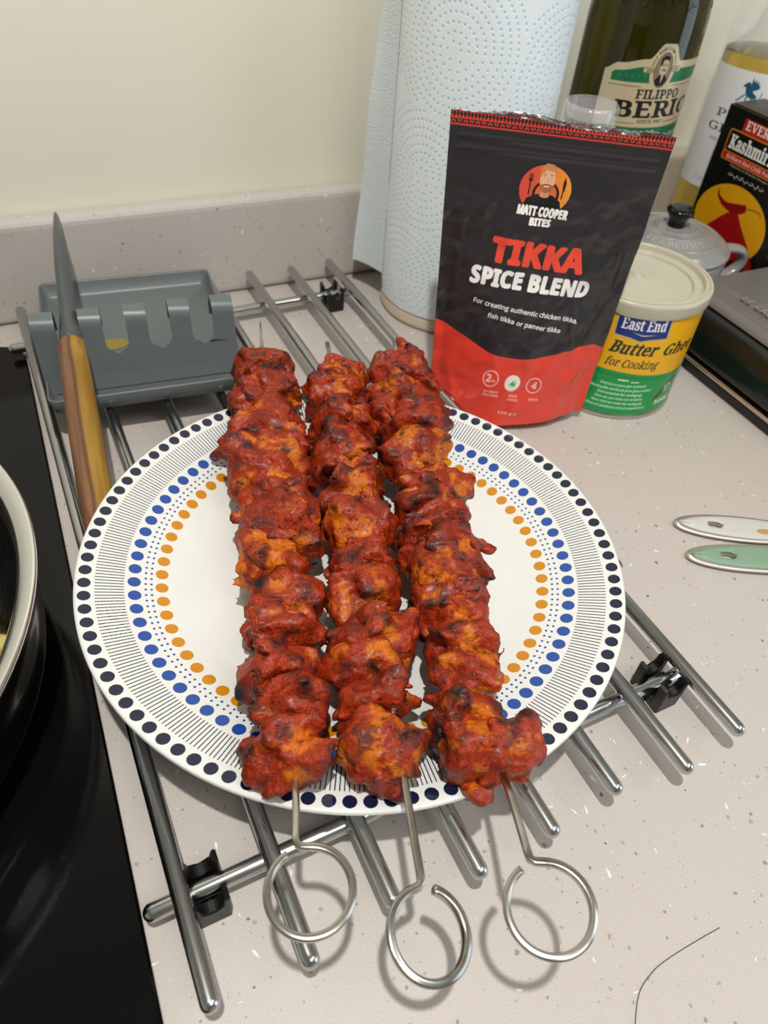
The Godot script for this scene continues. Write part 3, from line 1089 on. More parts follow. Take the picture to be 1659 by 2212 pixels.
func ghee_tin() -> void:
	var at := Vector3(0.3654, 0, -0.344)
	var R := 0.0474
	var o := thing("ghee_tin", at)
	var tinm := metal(Color(0.78, 0.77, 0.74), 0.22)
	put("tin_body", lathe(rounded([Vector2(0, 0.0012), Vector2(0.044, 0.0012), Vector2(0.0455, 0.0), Vector2(0.0479, 0.0004), Vector2(0.0480, 0.0026), Vector2(R - 0.0002, 0.0042), Vector2(R - 0.0002, 0.0785), Vector2(0.0478, 0.0795), Vector2(0.0478, 0.082), Vector2(0.045, 0.082)], 0.0008, 3), 96), o, tinm)
	# printed sleeve, whole way round: 2048 x 512
	var w := 2048
	var h := 512
	var y1 := 0.0790
	var y0 := 0.0040
	var yellow := hexc("f4b515")
	var green := hexc("069a4a")
	var im := canvas(w, h, yellow)
	var px := func(a: float, y: float) -> Vector2: return Vector2(fposmod(a + 180.0, 360.0) / 360.0 * w, (y1 - y) / (y1 - y0) * h)
	var g := PackedVector2Array()
	for k in 65:
		var a := -180.0 + 359.998 * k / 64 + 0.001
		g.append(px.call(a, 0.0372 + 0.0016 * cos(deg_to_rad(a + 55.0) * 2.0)))
	g.append(Vector2(w, h))
	g.append(Vector2(0, h))
	poly(im, g, green)
	for band in [0.0350, 0.0335]:
		var line := []
		for k in 40:
			var a := -80.0 + 90.0 * k / 39
			line.append(px.call(a, band + 0.0012 * cos(deg_to_rad(a + 55.0) * 2.0)))
		stroke(im, line, 3.0, hexc("0a6e38"))
	var gold := hexc("c8b27a")
	var navy := hexc("12307c")
	poly(im, PackedVector2Array([px.call(-52.4, 0.0800), px.call(-8.4, 0.0800), px.call(-7.4, 0.0648), px.call(-22, 0.0640), px.call(-29.9, 0.0620), px.call(-38, 0.0640), px.call(-52.0, 0.0648)]), gold)
	poly(im, PackedVector2Array([px.call(-51.2, 0.0800), px.call(-9.8, 0.0800), px.call(-8.8, 0.0658), px.call(-22, 0.0650), px.call(-29.9, 0.0632), px.call(-38, 0.0650), px.call(-50.6, 0.0658)]), navy)
	poly(im, PackedVector2Array([px.call(-38, 0.0690), px.call(-29, 0.0678), px.call(-17, 0.0686), px.call(-29, 0.0668)]), hexc("d8c7a8"))
	text(im, "East End", "serifbold", Color(0.93, 0.93, 0.94), px.call(-47.5, 0.0704), px.call(-12.0, 0.0708), 58, 0, 0.8)
	text(im, "Butter", "serifbold", hexc("22361c"), px.call(-51.5, 0.0523), px.call(-13.5, 0.0523), 62, 0.28, 1.4)
	text(im, "Ghee", "serifbold", hexc("22361c"), px.call(-7.0, 0.0523), px.call(26.0, 0.0523), 62, 0.28, 1.4)
	text(im, "for Cooking", "serif", hexc("3a4414"), px.call(-52.0, 0.0405), px.call(-8.0, 0.0405), 58, 0.25, 1.0)
	bar(im, (px.call(-36.0, 0) as Vector2).x, (px.call(0, 0.0330) as Vector2).y, 50, 7, Color(0.95, 0.96, 0.95))
	bar(im, (px.call(-25.0, 0) as Vector2).x, (px.call(0, 0.0318) as Vector2).y, 40, 6, Color(0.85, 0.92, 0.88))
	var rows := ["Ghee burro puro (per cucinare)", "Mantequilla clarificada pura (para cocinar)", "Rent smørfett (for matlaging)", "Ghee van pure boter (om te koken)", "Ghee med rent smør (for matlaging)", "Aitoa voi puhdasta voita (ruoanlaittoon)"]
	for k in 6:
		var wide: float = [19.5, 26.0, 19.0, 20.5, 22.0, 26.0][k]
		text(im, rows[k], "sans", Color(0.88, 0.97, 0.90), px.call(-30.0 - wide, 0.0266 - 0.0037 * k), px.call(-30.0 + wide, 0.0266 - 0.0037 * k), 19, 0, 0.4)
	# the dark butter knife that runs up to the right
	poly(im, PackedVector2Array([px.call(1.0, 0.0150), px.call(5.0, 0.0148), px.call(20, 0.0240), px.call(34, 0.0372), px.call(38, 0.0385), px.call(33, 0.0400), px.call(14, 0.0260)]), hexc("3a2a22"))
	poly(im, PackedVector2Array([px.call(23, 0.0300), px.call(27, 0.0320), px.call(34, 0.0392), px.call(46, 0.0400), px.call(46, 0.0330), px.call(32, 0.0300)]), hexc("e8e6ee"))
	text(im, "17", "sansbold", Color(0.93, 0.97, 0.93), px.call(11, 0.0185), px.call(19, 0.0188), 44, 0.2)
	text(im, "500g", "sansbold", Color(0.93, 0.97, 0.93), px.call(6, 0.0085), px.call(25, 0.0088), 34, 0, 0.5)
	var print := mat(Color.WHITE, 0.28)
	print.albedo_texture = finish(im)
	print.clearcoat_enabled = true
	print.clearcoat = 0.12
	put("printed_sleeve", grid(96, 1, func(i, j):
		var a: float = deg_to_rad(-180.0 + 360.0 * (i % 96) / 96)
		return Vector3(sin(a) * R, y1 if j == 0 else y0, cos(a) * R),
		func(i, j): return Vector2(float(i) / 96, float(j))), o, print)
	# translucent plastic snap lid with stepped rings
	var lid := mat(hexc("bdb8a6"), 0.24)
	lid.subsurf_scatter_enabled = true
	lid.subsurf_scatter_strength = 0.15
	put("lid", lathe(rounded([Vector2(0.0478, 0.0800), Vector2(0.0487, 0.0800), Vector2(0.0487, 0.0872), Vector2(0.0480, 0.0888), Vector2(0.0466, 0.0888), Vector2(0.0462, 0.0878), Vector2(0.0448, 0.0878), Vector2(0.0444, 0.0894), Vector2(0.0430, 0.0894), Vector2(0.0424, 0.0858), Vector2(0.0376, 0.0852), Vector2(0.0372, 0.0862), Vector2(0.0362, 0.0862), Vector2(0.0356, 0.0842), Vector2(0.004, 0.0848), Vector2(0.0037, 0.0856), Vector2(0.003, 0.0856), Vector2(0.0027, 0.0846), Vector2(0, 0.0846)], 0.0004, 3), 96), o, lid)
	tag(o, "yellow and green butter ghee tin with a cloudy plastic lid right of the pouch", "tin")

func glassy(c: Color, rough := 0.03, ior := 0.05, alpha := 0.0) -> StandardMaterial3D:
	var m := mat(Color(c.r, c.g, c.b, alpha), rough)
	m.transparency = BaseMaterial3D.TRANSPARENCY_ALPHA
	m.refraction_enabled = true
	m.refraction_scale = ior
	return m

func oil_bottle() -> void:
	var R := 0.0415
	var at := Vector3(0.4480, -0.0224, -0.4964)
	var o := thing("olive_oil_bottle", at)
	o.scale = Vector3(1.04, 1.0725, 1.04)
	var green := glassy(Color(0.29, 0.275, 0.02), 0.03)
	var out := rounded([Vector2(0, 0.025), Vector2(0.026, 0.024), Vector2(0.030, 0.0209), Vector2(0.0395, 0.0209), Vector2(R, 0.025), Vector2(R, 0.214), Vector2(0.0385, 0.232), Vector2(0.026, 0.252), Vector2(0.017, 0.268), Vector2(0.0145, 0.288), Vector2(0.0145, 0.315), Vector2(0.0, 0.315)], 0.010, 6)
	put("glass", lathe(out, 96), o, green)
	put("cap", lathe(rounded([Vector2(0.0152, 0.292), Vector2(0.0160, 0.292), Vector2(0.0160, 0.325), Vector2(0, 0.325)], 0.0015), 32), o, metal(Color(0.1, 0.22, 0.12), 0.4))
	# embossed scrollwork on the shoulder
	var st := SurfaceTool.new()
	st.begin(Mesh.PRIMITIVE_TRIANGLES)
	for k in 22:
		var a0 := deg_to_rad(-110.0 + 7.0 * k)
		var pts := PackedVector3Array()
		for q in 9:
			var t: float = q / 8.0 * TAU * 0.8
			var a := a0 + 0.05 * sin(t) * (1.0 if k % 2 else -1.0)
			var y := 0.2235 + 0.0035 * cos(t) + 0.002 * (k % 3)
			var r := lerpf(0.0412, 0.0372, clampf((y - 0.217) / 0.016, 0.0, 1.0))
			pts.append(Vector3(sin(a) * r, y, cos(a) * r))
		tube_into(st, pts, 0.00045, 6)
	st.generate_normals()
	put("embossed_scrolls", st.commit(), o, green)
	# label: cream with green bands, cut to a curved top with a medallion
	var w := 900
	var h := 512
	var a0 := -69.0
	var a1 := 60.0
	var y1 := 0.2020
	var y0 := 0.1300
	var px := func(a: float, y: float) -> Vector2: return Vector2((a - a0) / (a1 - a0) * w, (y1 - y) / (y1 - y0) * h)
	var cream := hexc("cdbd98")
	var gr := hexc("1d7048")
	var dk := hexc("1b1a16")
	var im := canvas(w, h, cream)
	var top := func(a: float) -> float:
		var y := 0.1835 + 0.0050 * smoothstep(-69.0, -56.0, a) + 0.0040 * smoothstep(-56.0, -30.0, a)
		y += 0.0100 * smoothstep(-30.0, -17.0, a) * (1.0 - smoothstep(-8.0, 3.0, a))
		return y
	var band := PackedVector2Array()
	for k in 40:
		var a := -61.0 + 121.0 * k / 39
		band.append(px.call(a, minf(top.call(a) - 0.0045, 0.1880)))
	band.append(px.call(60, 0.1815))
	band.append(px.call(-61, 0.1775))
	poly(im, band, gr)
	for k in 5:
		for r in [7.0, 4.0]:
			ring(im, px.call(-53.0 + k * 6.0, 0.1815 + 0.0004 * k), r, 1.4, hexc("6f8a5c"), gr)
	# arch of cream round the medallion, then the portrait in an oval
	disc(im, px.call(-13.5, 0.1868), Vector2(86, 96), cream)
	for t in [[-25.5, 0.1862], [-1.5, 0.1876]]:
		var p := px.call(t[0], t[1]) as Vector2
		bar(im, p.x - 46, p.y - 12, 92, 24, cream)
		bar(im, p.x - 44, p.y - 11, 88, 2, dk)
		bar(im, p.x - 44, p.y + 9, 88, 2, dk)
		text(im, "1850" if t[0] < -20 else "1928", "serifbold", dk, p + Vector2(-30, 6), p + Vector2(30, 6), 12)
	var arc := "FLLI BERIO & CO. LUCCA"
	for k in arc.length():
		if arc[k] == " ":
			continue
		var an := deg_to_rad(-168.0 + 156.0 * k / (arc.length() - 1))
		var p := (px.call(-13.5, 0.1868) as Vector2) + Vector2(cos(an) * 74, sin(an) * 84)
		var d := Vector2(-sin(an), cos(an)) * 5.0
		text(im, arc[k], "serifbold", dk, p - d, p + d, 13)
	var m := px.call(-13.5, 0.1868) as Vector2
	disc(im, m, Vector2(60, 74), dk)
	disc(im, m, Vector2(57, 71), hexc("8d7f68"))
	disc(im, m + Vector2(2, -14), Vector2(29, 40), cream)
	poly(im, PackedVector2Array([m + Vector2(-30, -20), m + Vector2(-30, -48), m + Vector2(-6, -62), m + Vector2(24, -58), m + Vector2(34, -30), m + Vector2(24, -42), m + Vector2(-10, -44), m + Vector2(-20, -16)]), dk)
	poly(im, PackedVector2Array([m + Vector2(-16, 20), m + Vector2(20, 18), m + Vector2(46, 40), m + Vector2(20, 66), m + Vector2(-22, 66), m + Vector2(-44, 44)]), dk)
	poly(im, PackedVector2Array([m + Vector2(-6, 20), m + Vector2(14, 20), m + Vector2(4, 60)]), cream)
	stroke(im, [m + Vector2(-10, 2), m + Vector2(4, -2), m + Vector2(20, 2)], 5, dk)
	for s in [-8, 14]:
		stroke(im, [m + Vector2(s - 6, -24), m + Vector2(s + 6, -24)], 3.4, dk)
		disc(im, m + Vector2(s, -18), Vector2(3, 2.4), dk, 10)
	stroke(im, [m + Vector2(4, -20), m + Vector2(7, -6)], 2, hexc("6b5f4c"))
	stroke(im, [px.call(-62, 0.1752), px.call(-30, 0.1762)], 2.5, dk)
	stroke(im, [px.call(2, 0.1778), px.call(40, 0.1782)], 2.5, dk)
	text(im, "FILIPPO", "serifbold", dk, px.call(-33.0, 0.1688), px.call(13.5, 0.1700), 40, 0, 1.0)
	text(im, "BERIO", "serifbold", dk, px.call(-50.0, 0.1564), px.call(40.0, 0.1590), 74, -0.05, 2.0)
	stroke(im, [px.call(-46, 0.1530), px.call(-27, 0.1534)], 2.5, dk)
	stroke(im, [px.call(4, 0.1548), px.call(30, 0.1554)], 2.5, dk)
	text(im, "SINCE 1867", "serifbold", dk, px.call(-25.0, 0.1536), px.call(2.5, 0.1543), 17)
	poly(im, PackedVector2Array([px.call(-69, 0.1498), px.call(60, 0.1530), px.call(60, 0.13), px.call(-69, 0.13)]), gr)
	text(im, "EXTRA VIRGIN OLIVE OIL", "serifbold", Color(0.9, 0.9, 0.86), px.call(-50, 0.1415), px.call(48, 0.1440), 26)
	var lab := mat(Color.WHITE, 0.35)
	lab.albedo_texture = finish(im)
	lab.metallic = 0.25
	put("label_sheet", grid(60, 2, func(i, j):
		var a := lerpf(a0, a1, i / 60.0)
		var y := lerpf(top.call(a), y0, j / 2.0)
		return Vector3(sin(deg_to_rad(a)) * (R + 0.0003), y, cos(deg_to_rad(a)) * (R + 0.0003)),
		func(i, j):
			var a := lerpf(a0, a1, i / 60.0)
			return Vector2(i / 60.0, (y1 - lerpf(top.call(a), y0, j / 2.0)) / (y1 - y0))), o, lab)
	tag(o, "dark green olive oil bottle with a cream and green label behind the pouch", "bottle")

func wine_bottle() -> void:
	var R := 0.037
	var o := thing("wine_bottle", Vector3(0.5975, 0, -0.5055))
	var clear := mat(Color(0.97, 0.98, 0.94, 0.06), 0.03)
	clear.transparency = BaseMaterial3D.TRANSPARENCY_ALPHA
	put("glass", lathe(rounded([Vector2(0, 0.004), Vector2(0.024, 0.003), Vector2(0.028, 0.0), Vector2(0.0350, 0.0), Vector2(R, 0.004), Vector2(R, 0.190), Vector2(0.032, 0.212), Vector2(0.019, 0.236), Vector2(0.0145, 0.256), Vector2(0.0140, 0.310), Vector2(0.012, 0.312)], 0.010, 5), 96), o, clear)
	put("wine", lathe(rounded([Vector2(0, 0.005), Vector2(0.033, 0.005), Vector2(R - 0.0018, 0.008), Vector2(R - 0.0018, 0.1735), Vector2(0, 0.1735)], 0.003, 3), 96), o, glassy(Color(0.86, 0.72, 0.22), 0.02, 0.033))
	var w := 700
	var h := 700
	var a0 := -120.0
	var a1 := 20.0
	var y1 := 0.1640
	var y0 := 0.0690
	var px := func(a: float, y: float) -> Vector2: return Vector2((a - a0) / (a1 - a0) * w, (y1 - y) / (y1 - y0) * h)
	var im := canvas(w, h, hexc("e9e9ec"))
	var dk := hexc("3b3a3c")
	text(im, "PINOT", "serif", dk, px.call(-87.0, 0.1275), px.call(-14.0, 0.1275), 44, 0, 0.8)
	text(im, "GRIGIO", "serif", dk, px.call(-93.0, 0.1163), px.call(-8.0, 0.1163), 46, 0, 0.8)
	text(im, "DELLE VENEZIE", "sans", dk, px.call(-84.5, 0.1085), px.call(-30.0, 0.1085), 20)
	text(im, "CAVIT", "serif", hexc("a9adba"), px.call(-88.0, 0.0745), px.call(-52.0, 0.0745), 30)
	# winged lion in petrol blue
	var b := hexc("1d5673")
	var m := px.call(-55.0, 0.1495) as Vector2
	poly(im, PackedVector2Array([m + Vector2(-26, -8), m + Vector2(-30, -30), m + Vector2(-16, -44), m + Vector2(0, -38), m + Vector2(10, -14), m + Vector2(34, 6), m + Vector2(52, 14), m + Vector2(46, 30), m + Vector2(26, 34), m + Vector2(4, 28), m + Vector2(-14, 20)]), b)
	disc(im, m + Vector2(-18, -34), Vector2(17, 17), b)
	poly(im, PackedVector2Array([m + Vector2(-34, -40), m + Vector2(-46, -32), m + Vector2(-44, -22), m + Vector2(-28, -22)]), b)
	for k in 5:
		var d := Vector2.from_angle(-1.75 + 0.27 * k)
		poly(im, PackedVector2Array([m + Vector2(14, -4), m + Vector2(14, -4) + d * 46 + d.orthogonal() * 9, m + Vector2(14, -4) + d * (78 - 6 * k), m + Vector2(14, -4) + d * 40 - d.orthogonal() * 7]), b)
	for l in [[-20, 16, -58, 56], [-6, 24, -8, 60], [30, 26, 22, 60], [40, 22, 48, 58]]:
		stroke(im, [m + Vector2(l[0], l[1]), m + Vector2(l[2], l[3])], 8, b)
		stroke(im, [m + Vector2(l[2] - 9, l[3]), m + Vector2(l[2] + 4, l[3])], 6, b)
	var tail := []
	for k in 16:
		var t := k / 15.0
		tail.append(m + Vector2(48 + 44 * t - 14 * t * t, 20 + 34 * sin(t * 3.4) - 20 * t * t))
	stroke(im, tail, 4.5, b)
	var lab := mat(Color.WHITE, 0.5)
	lab.albedo_texture = finish(im)
	put("label_sheet", wrapped(a0, a1, y1, y0, R + 0.0004, 60), o, lab)
	tag(o, "white wine bottle with a white label and blue winged lion behind the chilli box", "bottle")

func spice_jar() -> void:
	var o := thing("spice_jar", Vector3(0.3500, 0, -0.4166))
	var clear := mat(Color(0.95, 0.93, 0.94, 0.16), 0.06)
	clear.transparency = BaseMaterial3D.TRANSPARENCY_ALPHA
	put("jar_body", lathe(rounded([Vector2(0, 0.0), Vector2(0.0175, 0.0), Vector2(0.019, 0.002), Vector2(0.019, 0.110), Vector2(0.0165, 0.122), Vector2(0.0, 0.122)], 0.003, 3), 64), o, mat(hexc("3d3029"), 0.2))
	put("clear_lid", lathe(rounded([Vector2(0.0178, 0.120), Vector2(0.0184, 0.120), Vector2(0.0184, 0.1705), Vector2(0.0170, 0.1725), Vector2(0.0158, 0.1725), Vector2(0.0154, 0.1640), Vector2(0.0, 0.1640)], 0.0008, 3), 64), o, clear)
	var ribs := SurfaceTool.new()
	ribs.begin(Mesh.PRIMITIVE_TRIANGLES)
	for k in 36:
		var a := TAU * k / 36
		tube_into(ribs, PackedVector3Array([Vector3(sin(a) * 0.0176, 0.124, cos(a) * 0.0176), Vector3(sin(a) * 0.0176, 0.160, cos(a) * 0.0176)]), 0.0004, 5)
	ribs.generate_normals()
	put("lid_ribs", ribs.commit(), o, clear)
	tag(o, "small jar with a clear plastic lid standing between kitchen roll and oil bottle", "jar")

func chilli_box() -> void:
	# printed face looks to the left (-x); the box runs towards the camera
	var zb := -0.4668
	var wd := 0.0900
	var ht := 0.1482
	var dp := 0.0340
	var o := thing("chilli_powder_box", Vector3(0.5310, 0, zb + wd / 2))
	var w := 700
	var h := int(w * ht / wd)
	var k := w / wd
	var px := func(z: float, y: float) -> Vector2: return Vector2((z - zb) * k, (ht - y) * k)
	var black := hexc("15130f")
	var im := canvas(w, h, black)
	var red := hexc("bf2420")
	var gold := hexc("d88a1e")
	var white := Color(0.95, 0.94, 0.92)
	var rr := func(z0: float, yt: float, z1: float, yb: float, r: float, c: Color):
		var p := rounded([px.call(z0, yt), px.call(z1, yt), px.call(z1, yb), px.call(z0, yb)], r, 5, true)
		poly(im, p, c)
	rr.call(-0.4466, 0.1440, -0.3900, 0.1335, 8.0, red)
	text(im, "EVEREST", "serifbold", white, px.call(-0.4438, 0.1362), px.call(-0.4020, 0.1362), 52, 0, 0.5)
	rr.call(-0.4578, 0.1338, -0.3790, 0.1170, 24.0, gold)
	rr.call(-0.4568, 0.1329, -0.3800, 0.1176, 20.0, black)
	text(im, "Kashmirilal", "serifbold", white, px.call(-0.4540, 0.1200), px.call(-0.3950, 0.1200), 84, 0, 2.0)
	rr.call(-0.4578, 0.1176, -0.3780, 0.1108, 14.0, gold)
	rr.call(-0.4570, 0.1169, -0.3788, 0.1114, 12.0, red)
	text(im, "Brilliant Red Chilli Powder", "sans", Color(0.96, 0.86, 0.8), px.call(-0.4520, 0.1126), px.call(-0.3960, 0.1126), 26, 0, 0.4)
	text(im, "Piment En Poudre Rouge Vif", "sans", Color(0.85, 0.83, 0.8), px.call(-0.4450, 0.1076), px.call(-0.3990, 0.1076), 18)
	# a line of joined script below it
	for q in 7:
		var z := -0.4440 + 0.0058 * q
		var p := px.call(z, 0.1030) as Vector2
		stroke(im, [p, p + Vector2(10, 8), p + Vector2(24, 8), p + Vector2(34, -6 - 4 * (q % 3)), p + Vector2(36, 4)], 4, Color(0.85, 0.83, 0.8))
		disc(im, p + Vector2(18, 17 if q % 2 else -8), Vector2(3, 3), Color(0.85, 0.83, 0.8), 8)
	var yel := hexc("e8a414")
	disc(im, px.call(-0.4245, 0.0680), Vector2(0.0395 * k, 0.0300 * k), yel, 64)
	# heap of red powder and the chilli above it
	var chil := hexc("a51217")
	var z0 := -0.4250
	poly(im, PackedVector2Array([px.call(-0.4255, 0.0792), px.call(-0.4340, 0.0715), px.call(-0.4480, 0.0560), px.call(-0.4560, 0.0420), px.call(-0.4600, 0.0200), px.call(-0.3850, 0.0200), px.call(-0.3850, 0.0470), px.call(-0.3960, 0.0590), px.call(-0.4120, 0.0720), px.call(-0.4190, 0.0790)]), chil)
	poly(im, PackedVector2Array([px.call(-0.4472, 0.0893), px.call(-0.4462, 0.0893), px.call(-0.4440, 0.0852), px.call(-0.4385, 0.0832), px.call(-0.4330, 0.0827), px.call(-0.4140, 0.0877), px.call(-0.4122, 0.0826), px.call(-0.4170, 0.0790), px.call(-0.4300, 0.0770), px.call(-0.4390, 0.0790), px.call(-0.4462, 0.0840)]), hexc("8e1114"))
	stroke(im, [px.call(-0.4130, 0.0852), px.call(-0.4060, 0.0866), px.call(-0.3995, 0.0872), px.call(-0.3970, 0.0855), px.call(-0.3975, 0.0842)], 7, hexc("4d6b23"))
	for q in 6:
		text(im, "NET WEIGHT 100 g", "sans", Color(0.5, 0.47, 0.42), px.call(-0.3935, 0.0420 - 0.0045 * q), px.call(-0.3790, 0.0420 - 0.0045 * q), 16)
	var face := mat(Color.WHITE, 0.3)
	face.albedo_texture = finish(im)
	var card := mat(black, 0.32)
	put("carton", round_box(Vector3(dp, ht, wd), 0.0006, 2), o, card).position = Vector3(dp / 2, ht / 2, 0)
	put("printed_face", grid(1, 1, func(i, j): return Vector3(-0.0002, ht - 0.0006 - j * (ht - 0.0012), -wd / 2 + 0.0006 + i * (wd - 0.0012))), o, face)
	# tucked top flap standing slightly proud
	var flap := put("top_flap", round_box(Vector3(dp - 0.002, 0.0008, wd - 0.003), 0.0003, 1), o, mat(hexc("3a3532"), 0.4))
	flap.position = Vector3(dp / 2 + 0.001, ht + 0.0012, 0.0)
	flap.rotation.z = 0.04
	tag(o, "black chilli powder box with a yellow disc and red chilli at the right edge", "box")

func casserole() -> void:
	var o := thing("small_casserole", Vector3(0.4550, 0.0188, -0.4095))
	o.scale = Vector3.ONE * 0.93
	var grey := mat(hexc("8d8c8a"), 0.26)
	grey.clearcoat_enabled = true
	grey.clearcoat = 0.5
	grey.clearcoat_roughness = 0.1
	put("pot", lathe(rounded([Vector2(0, -0.0182), Vector2(0.036, -0.0182), Vector2(0.040, -0.0202), Vector2(0.044, -0.010), Vector2(0.0475, 0.024), Vector2(0.0490, 0.0500), Vector2(0.0465, 0.0505), Vector2(0.044, 0.024), Vector2(0.038, -0.012), Vector2(0, -0.014)], 0.004, 4), 96), o, grey)
	var lid := put("lid", lathe(rounded([Vector2(0.0440, 0.0500), Vector2(0.0492, 0.0510), Vector2(0.0500, 0.0545), Vector2(0.0440, 0.0600), Vector2(0.0395, 0.0622), Vector2(0.0385, 0.0632), Vector2(0.0370, 0.0630), Vector2(0.0365, 0.0624), Vector2(0.0255, 0.0655), Vector2(0.0248, 0.0664), Vector2(0.0232, 0.0664), Vector2(0.0226, 0.0658), Vector2(0.0170, 0.0668), Vector2(0.0163, 0.0676), Vector2(0.0150, 0.0674), Vector2(0.0143, 0.0668), Vector2(0.006, 0.0680), Vector2(0, 0.0680)], 0.0012, 4), 96), o, grey)
	# raised lettering that follows the lid
	var t := TextMesh.new()
	t.text = "LE CREUSET"
	t.font = font("sansbold")
	t.font_size = 48
	t.pixel_size = 0.0076 / 48
	t.depth = 0.0009
	t.curve_step = 1.0
	var arr := t.get_mesh_arrays()
	var v: PackedVector3Array = arr[Mesh.ARRAY_VERTEX]
	for i in v.size():
		var a := deg_to_rad(-38.0) + v[i].x * 1.20 / 0.031
		var r := 0.0312 - v[i].y * 1.05
		v[i] = Vector3(sin(a) * r, 0.0639 - (r - 0.031) * 0.28 + v[i].z, cos(a) * r)
	var ix: PackedInt32Array = arr[Mesh.ARRAY_INDEX]
	var ls := SurfaceTool.new()
	ls.begin(Mesh.PRIMITIVE_TRIANGLES)
	ls.set_smooth_group(-1)
	for k in range(0, ix.size(), 3):
		for q in [0, 2, 1]:
			ls.add_vertex(v[ix[k + q]])
	ls.generate_normals()
	put("raised_lettering", ls.commit(), lid, mat(hexc("a5a3a0"), 0.3))
	var knob := mat(Color(0.018, 0.018, 0.02), 0.2)
	put("knob", lathe(rounded([Vector2(0.0, 0.066), Vector2(0.0075, 0.0672), Vector2(0.0068, 0.0730), Vector2(0.0110, 0.0790), Vector2(0.0113, 0.0815), Vector2(0.0085, 0.0835), Vector2(0, 0.0838)], 0.002, 4), 48), o, knob)
	# loop handles left and right
	for s in [1.0, -1.0]:
		var dirv: Vector3 = Vector3(cos(deg_to_rad(14.0)), 0, sin(deg_to_rad(14.0))) * s
		var pts := curve([dirv * 0.044 + Vector3(0, 0.047, 0), dirv * 0.054 + Vector3(0, 0.0475, 0), dirv * 0.0700 + Vector3(0, 0.0455, 0), dirv * 0.0765 + Vector3(0, 0.038, 0), dirv * 0.0730 + Vector3(0, 0.028, 0), dirv * 0.060 + Vector3(0, 0.0205, 0), dirv * 0.042 + Vector3(0, 0.0180, 0)], 6)
		var st := SurfaceTool.new()
		st.begin(Mesh.PRIMITIVE_TRIANGLES)
		tube_into(st, pts, 0.0040, 14, true, Vector2(1.5, 1.0))
		st.generate_normals()
		put("loop_handle", st.commit(), o, grey)
	tag(o, "small pale grey round casserole with a black knob behind the ghee tin", "casserole")

func grey_dish() -> void:
	# only its left end is in view: stepped grey lid over a glossy dark flank with a bright metal line
	var o := thing("grill_press", Vector3(0.4400, 0, -0.372))
	var lidm := mat(hexc("6e6866"), 0.34)
	lidm.clearcoat_enabled = true
	lidm.clearcoat = 0.3
	var dark := mat(hexc("161817"), 0.16)
	var run := 0.30
	var sec := func(pts: Array, r: float) -> ArrayMesh:
		# profile across x pushed along z from the back end towards the front
		var pr := rounded(pts, r, 5, true)
		return prism(pr, run, 0.0012)
	var half := Transform3D(Basis(), Vector3(0, 0, run / 2 + 0.002))
	put("base", sec.call([Vector2(-0.002, 0.0), Vector2(0.20, 0.0), Vector2(0.20, 0.0085), Vector2(-0.002, 0.0085)], 0.002), o, mat(hexc("1a1b1b"), 0.35)).transform = half
	put("metal_trim", sec.call([Vector2(-0.0036, 0.0088), Vector2(0.20, 0.0088), Vector2(0.20, 0.0118), Vector2(-0.0036, 0.0118)], 0.0012), o, metal(Color(0.86, 0.78, 0.72), 0.2)).transform = half
	put("dark_flank", sec.call([Vector2(-0.0014, 0.012), Vector2(0.2, 0.012), Vector2(0.2, 0.047), Vector2(0.014, 0.047), Vector2(0.006, 0.042), Vector2(-0.0004, 0.026)], 0.008), o, dark).transform = half
	put("lid", sec.call([Vector2(0.010, 0.0465), Vector2(0.2, 0.0465), Vector2(0.2, 0.0560), Vector2(0.0300, 0.0560), Vector2(0.0285, 0.0545), Vector2(0.0190, 0.0535), Vector2(0.0178, 0.0520), Vector2(0.0125, 0.0500)], 0.0014), o, lidm).transform = half
	var t := TextMesh.new()
	t.text = "LE CREUSET"
	t.font = font("sansbold")
	t.font_size = 48
	t.pixel_size = 0.0095 / 48
	t.depth = 0.0008
	t.horizontal_alignment = HORIZONTAL_ALIGNMENT_LEFT
	t.curve_step = 1.0
	var am := ArrayMesh.new()
	am.add_surface_from_arrays(Mesh.PRIMITIVE_TRIANGLES, t.get_mesh_arrays())
	var l := put("raised_lettering", am, o, mat(hexc("8f8884"), 0.3))
	l.transform = Transform3D(Basis(Vector3(0, 0, 1), Vector3(1, 0, 0), Vector3(0, 1, 0)), Vector3(0.0300, 0.0562, 0.0350))
	tag(o, "dark grey cast iron dish with a bright metal line at the right edge", "dish")

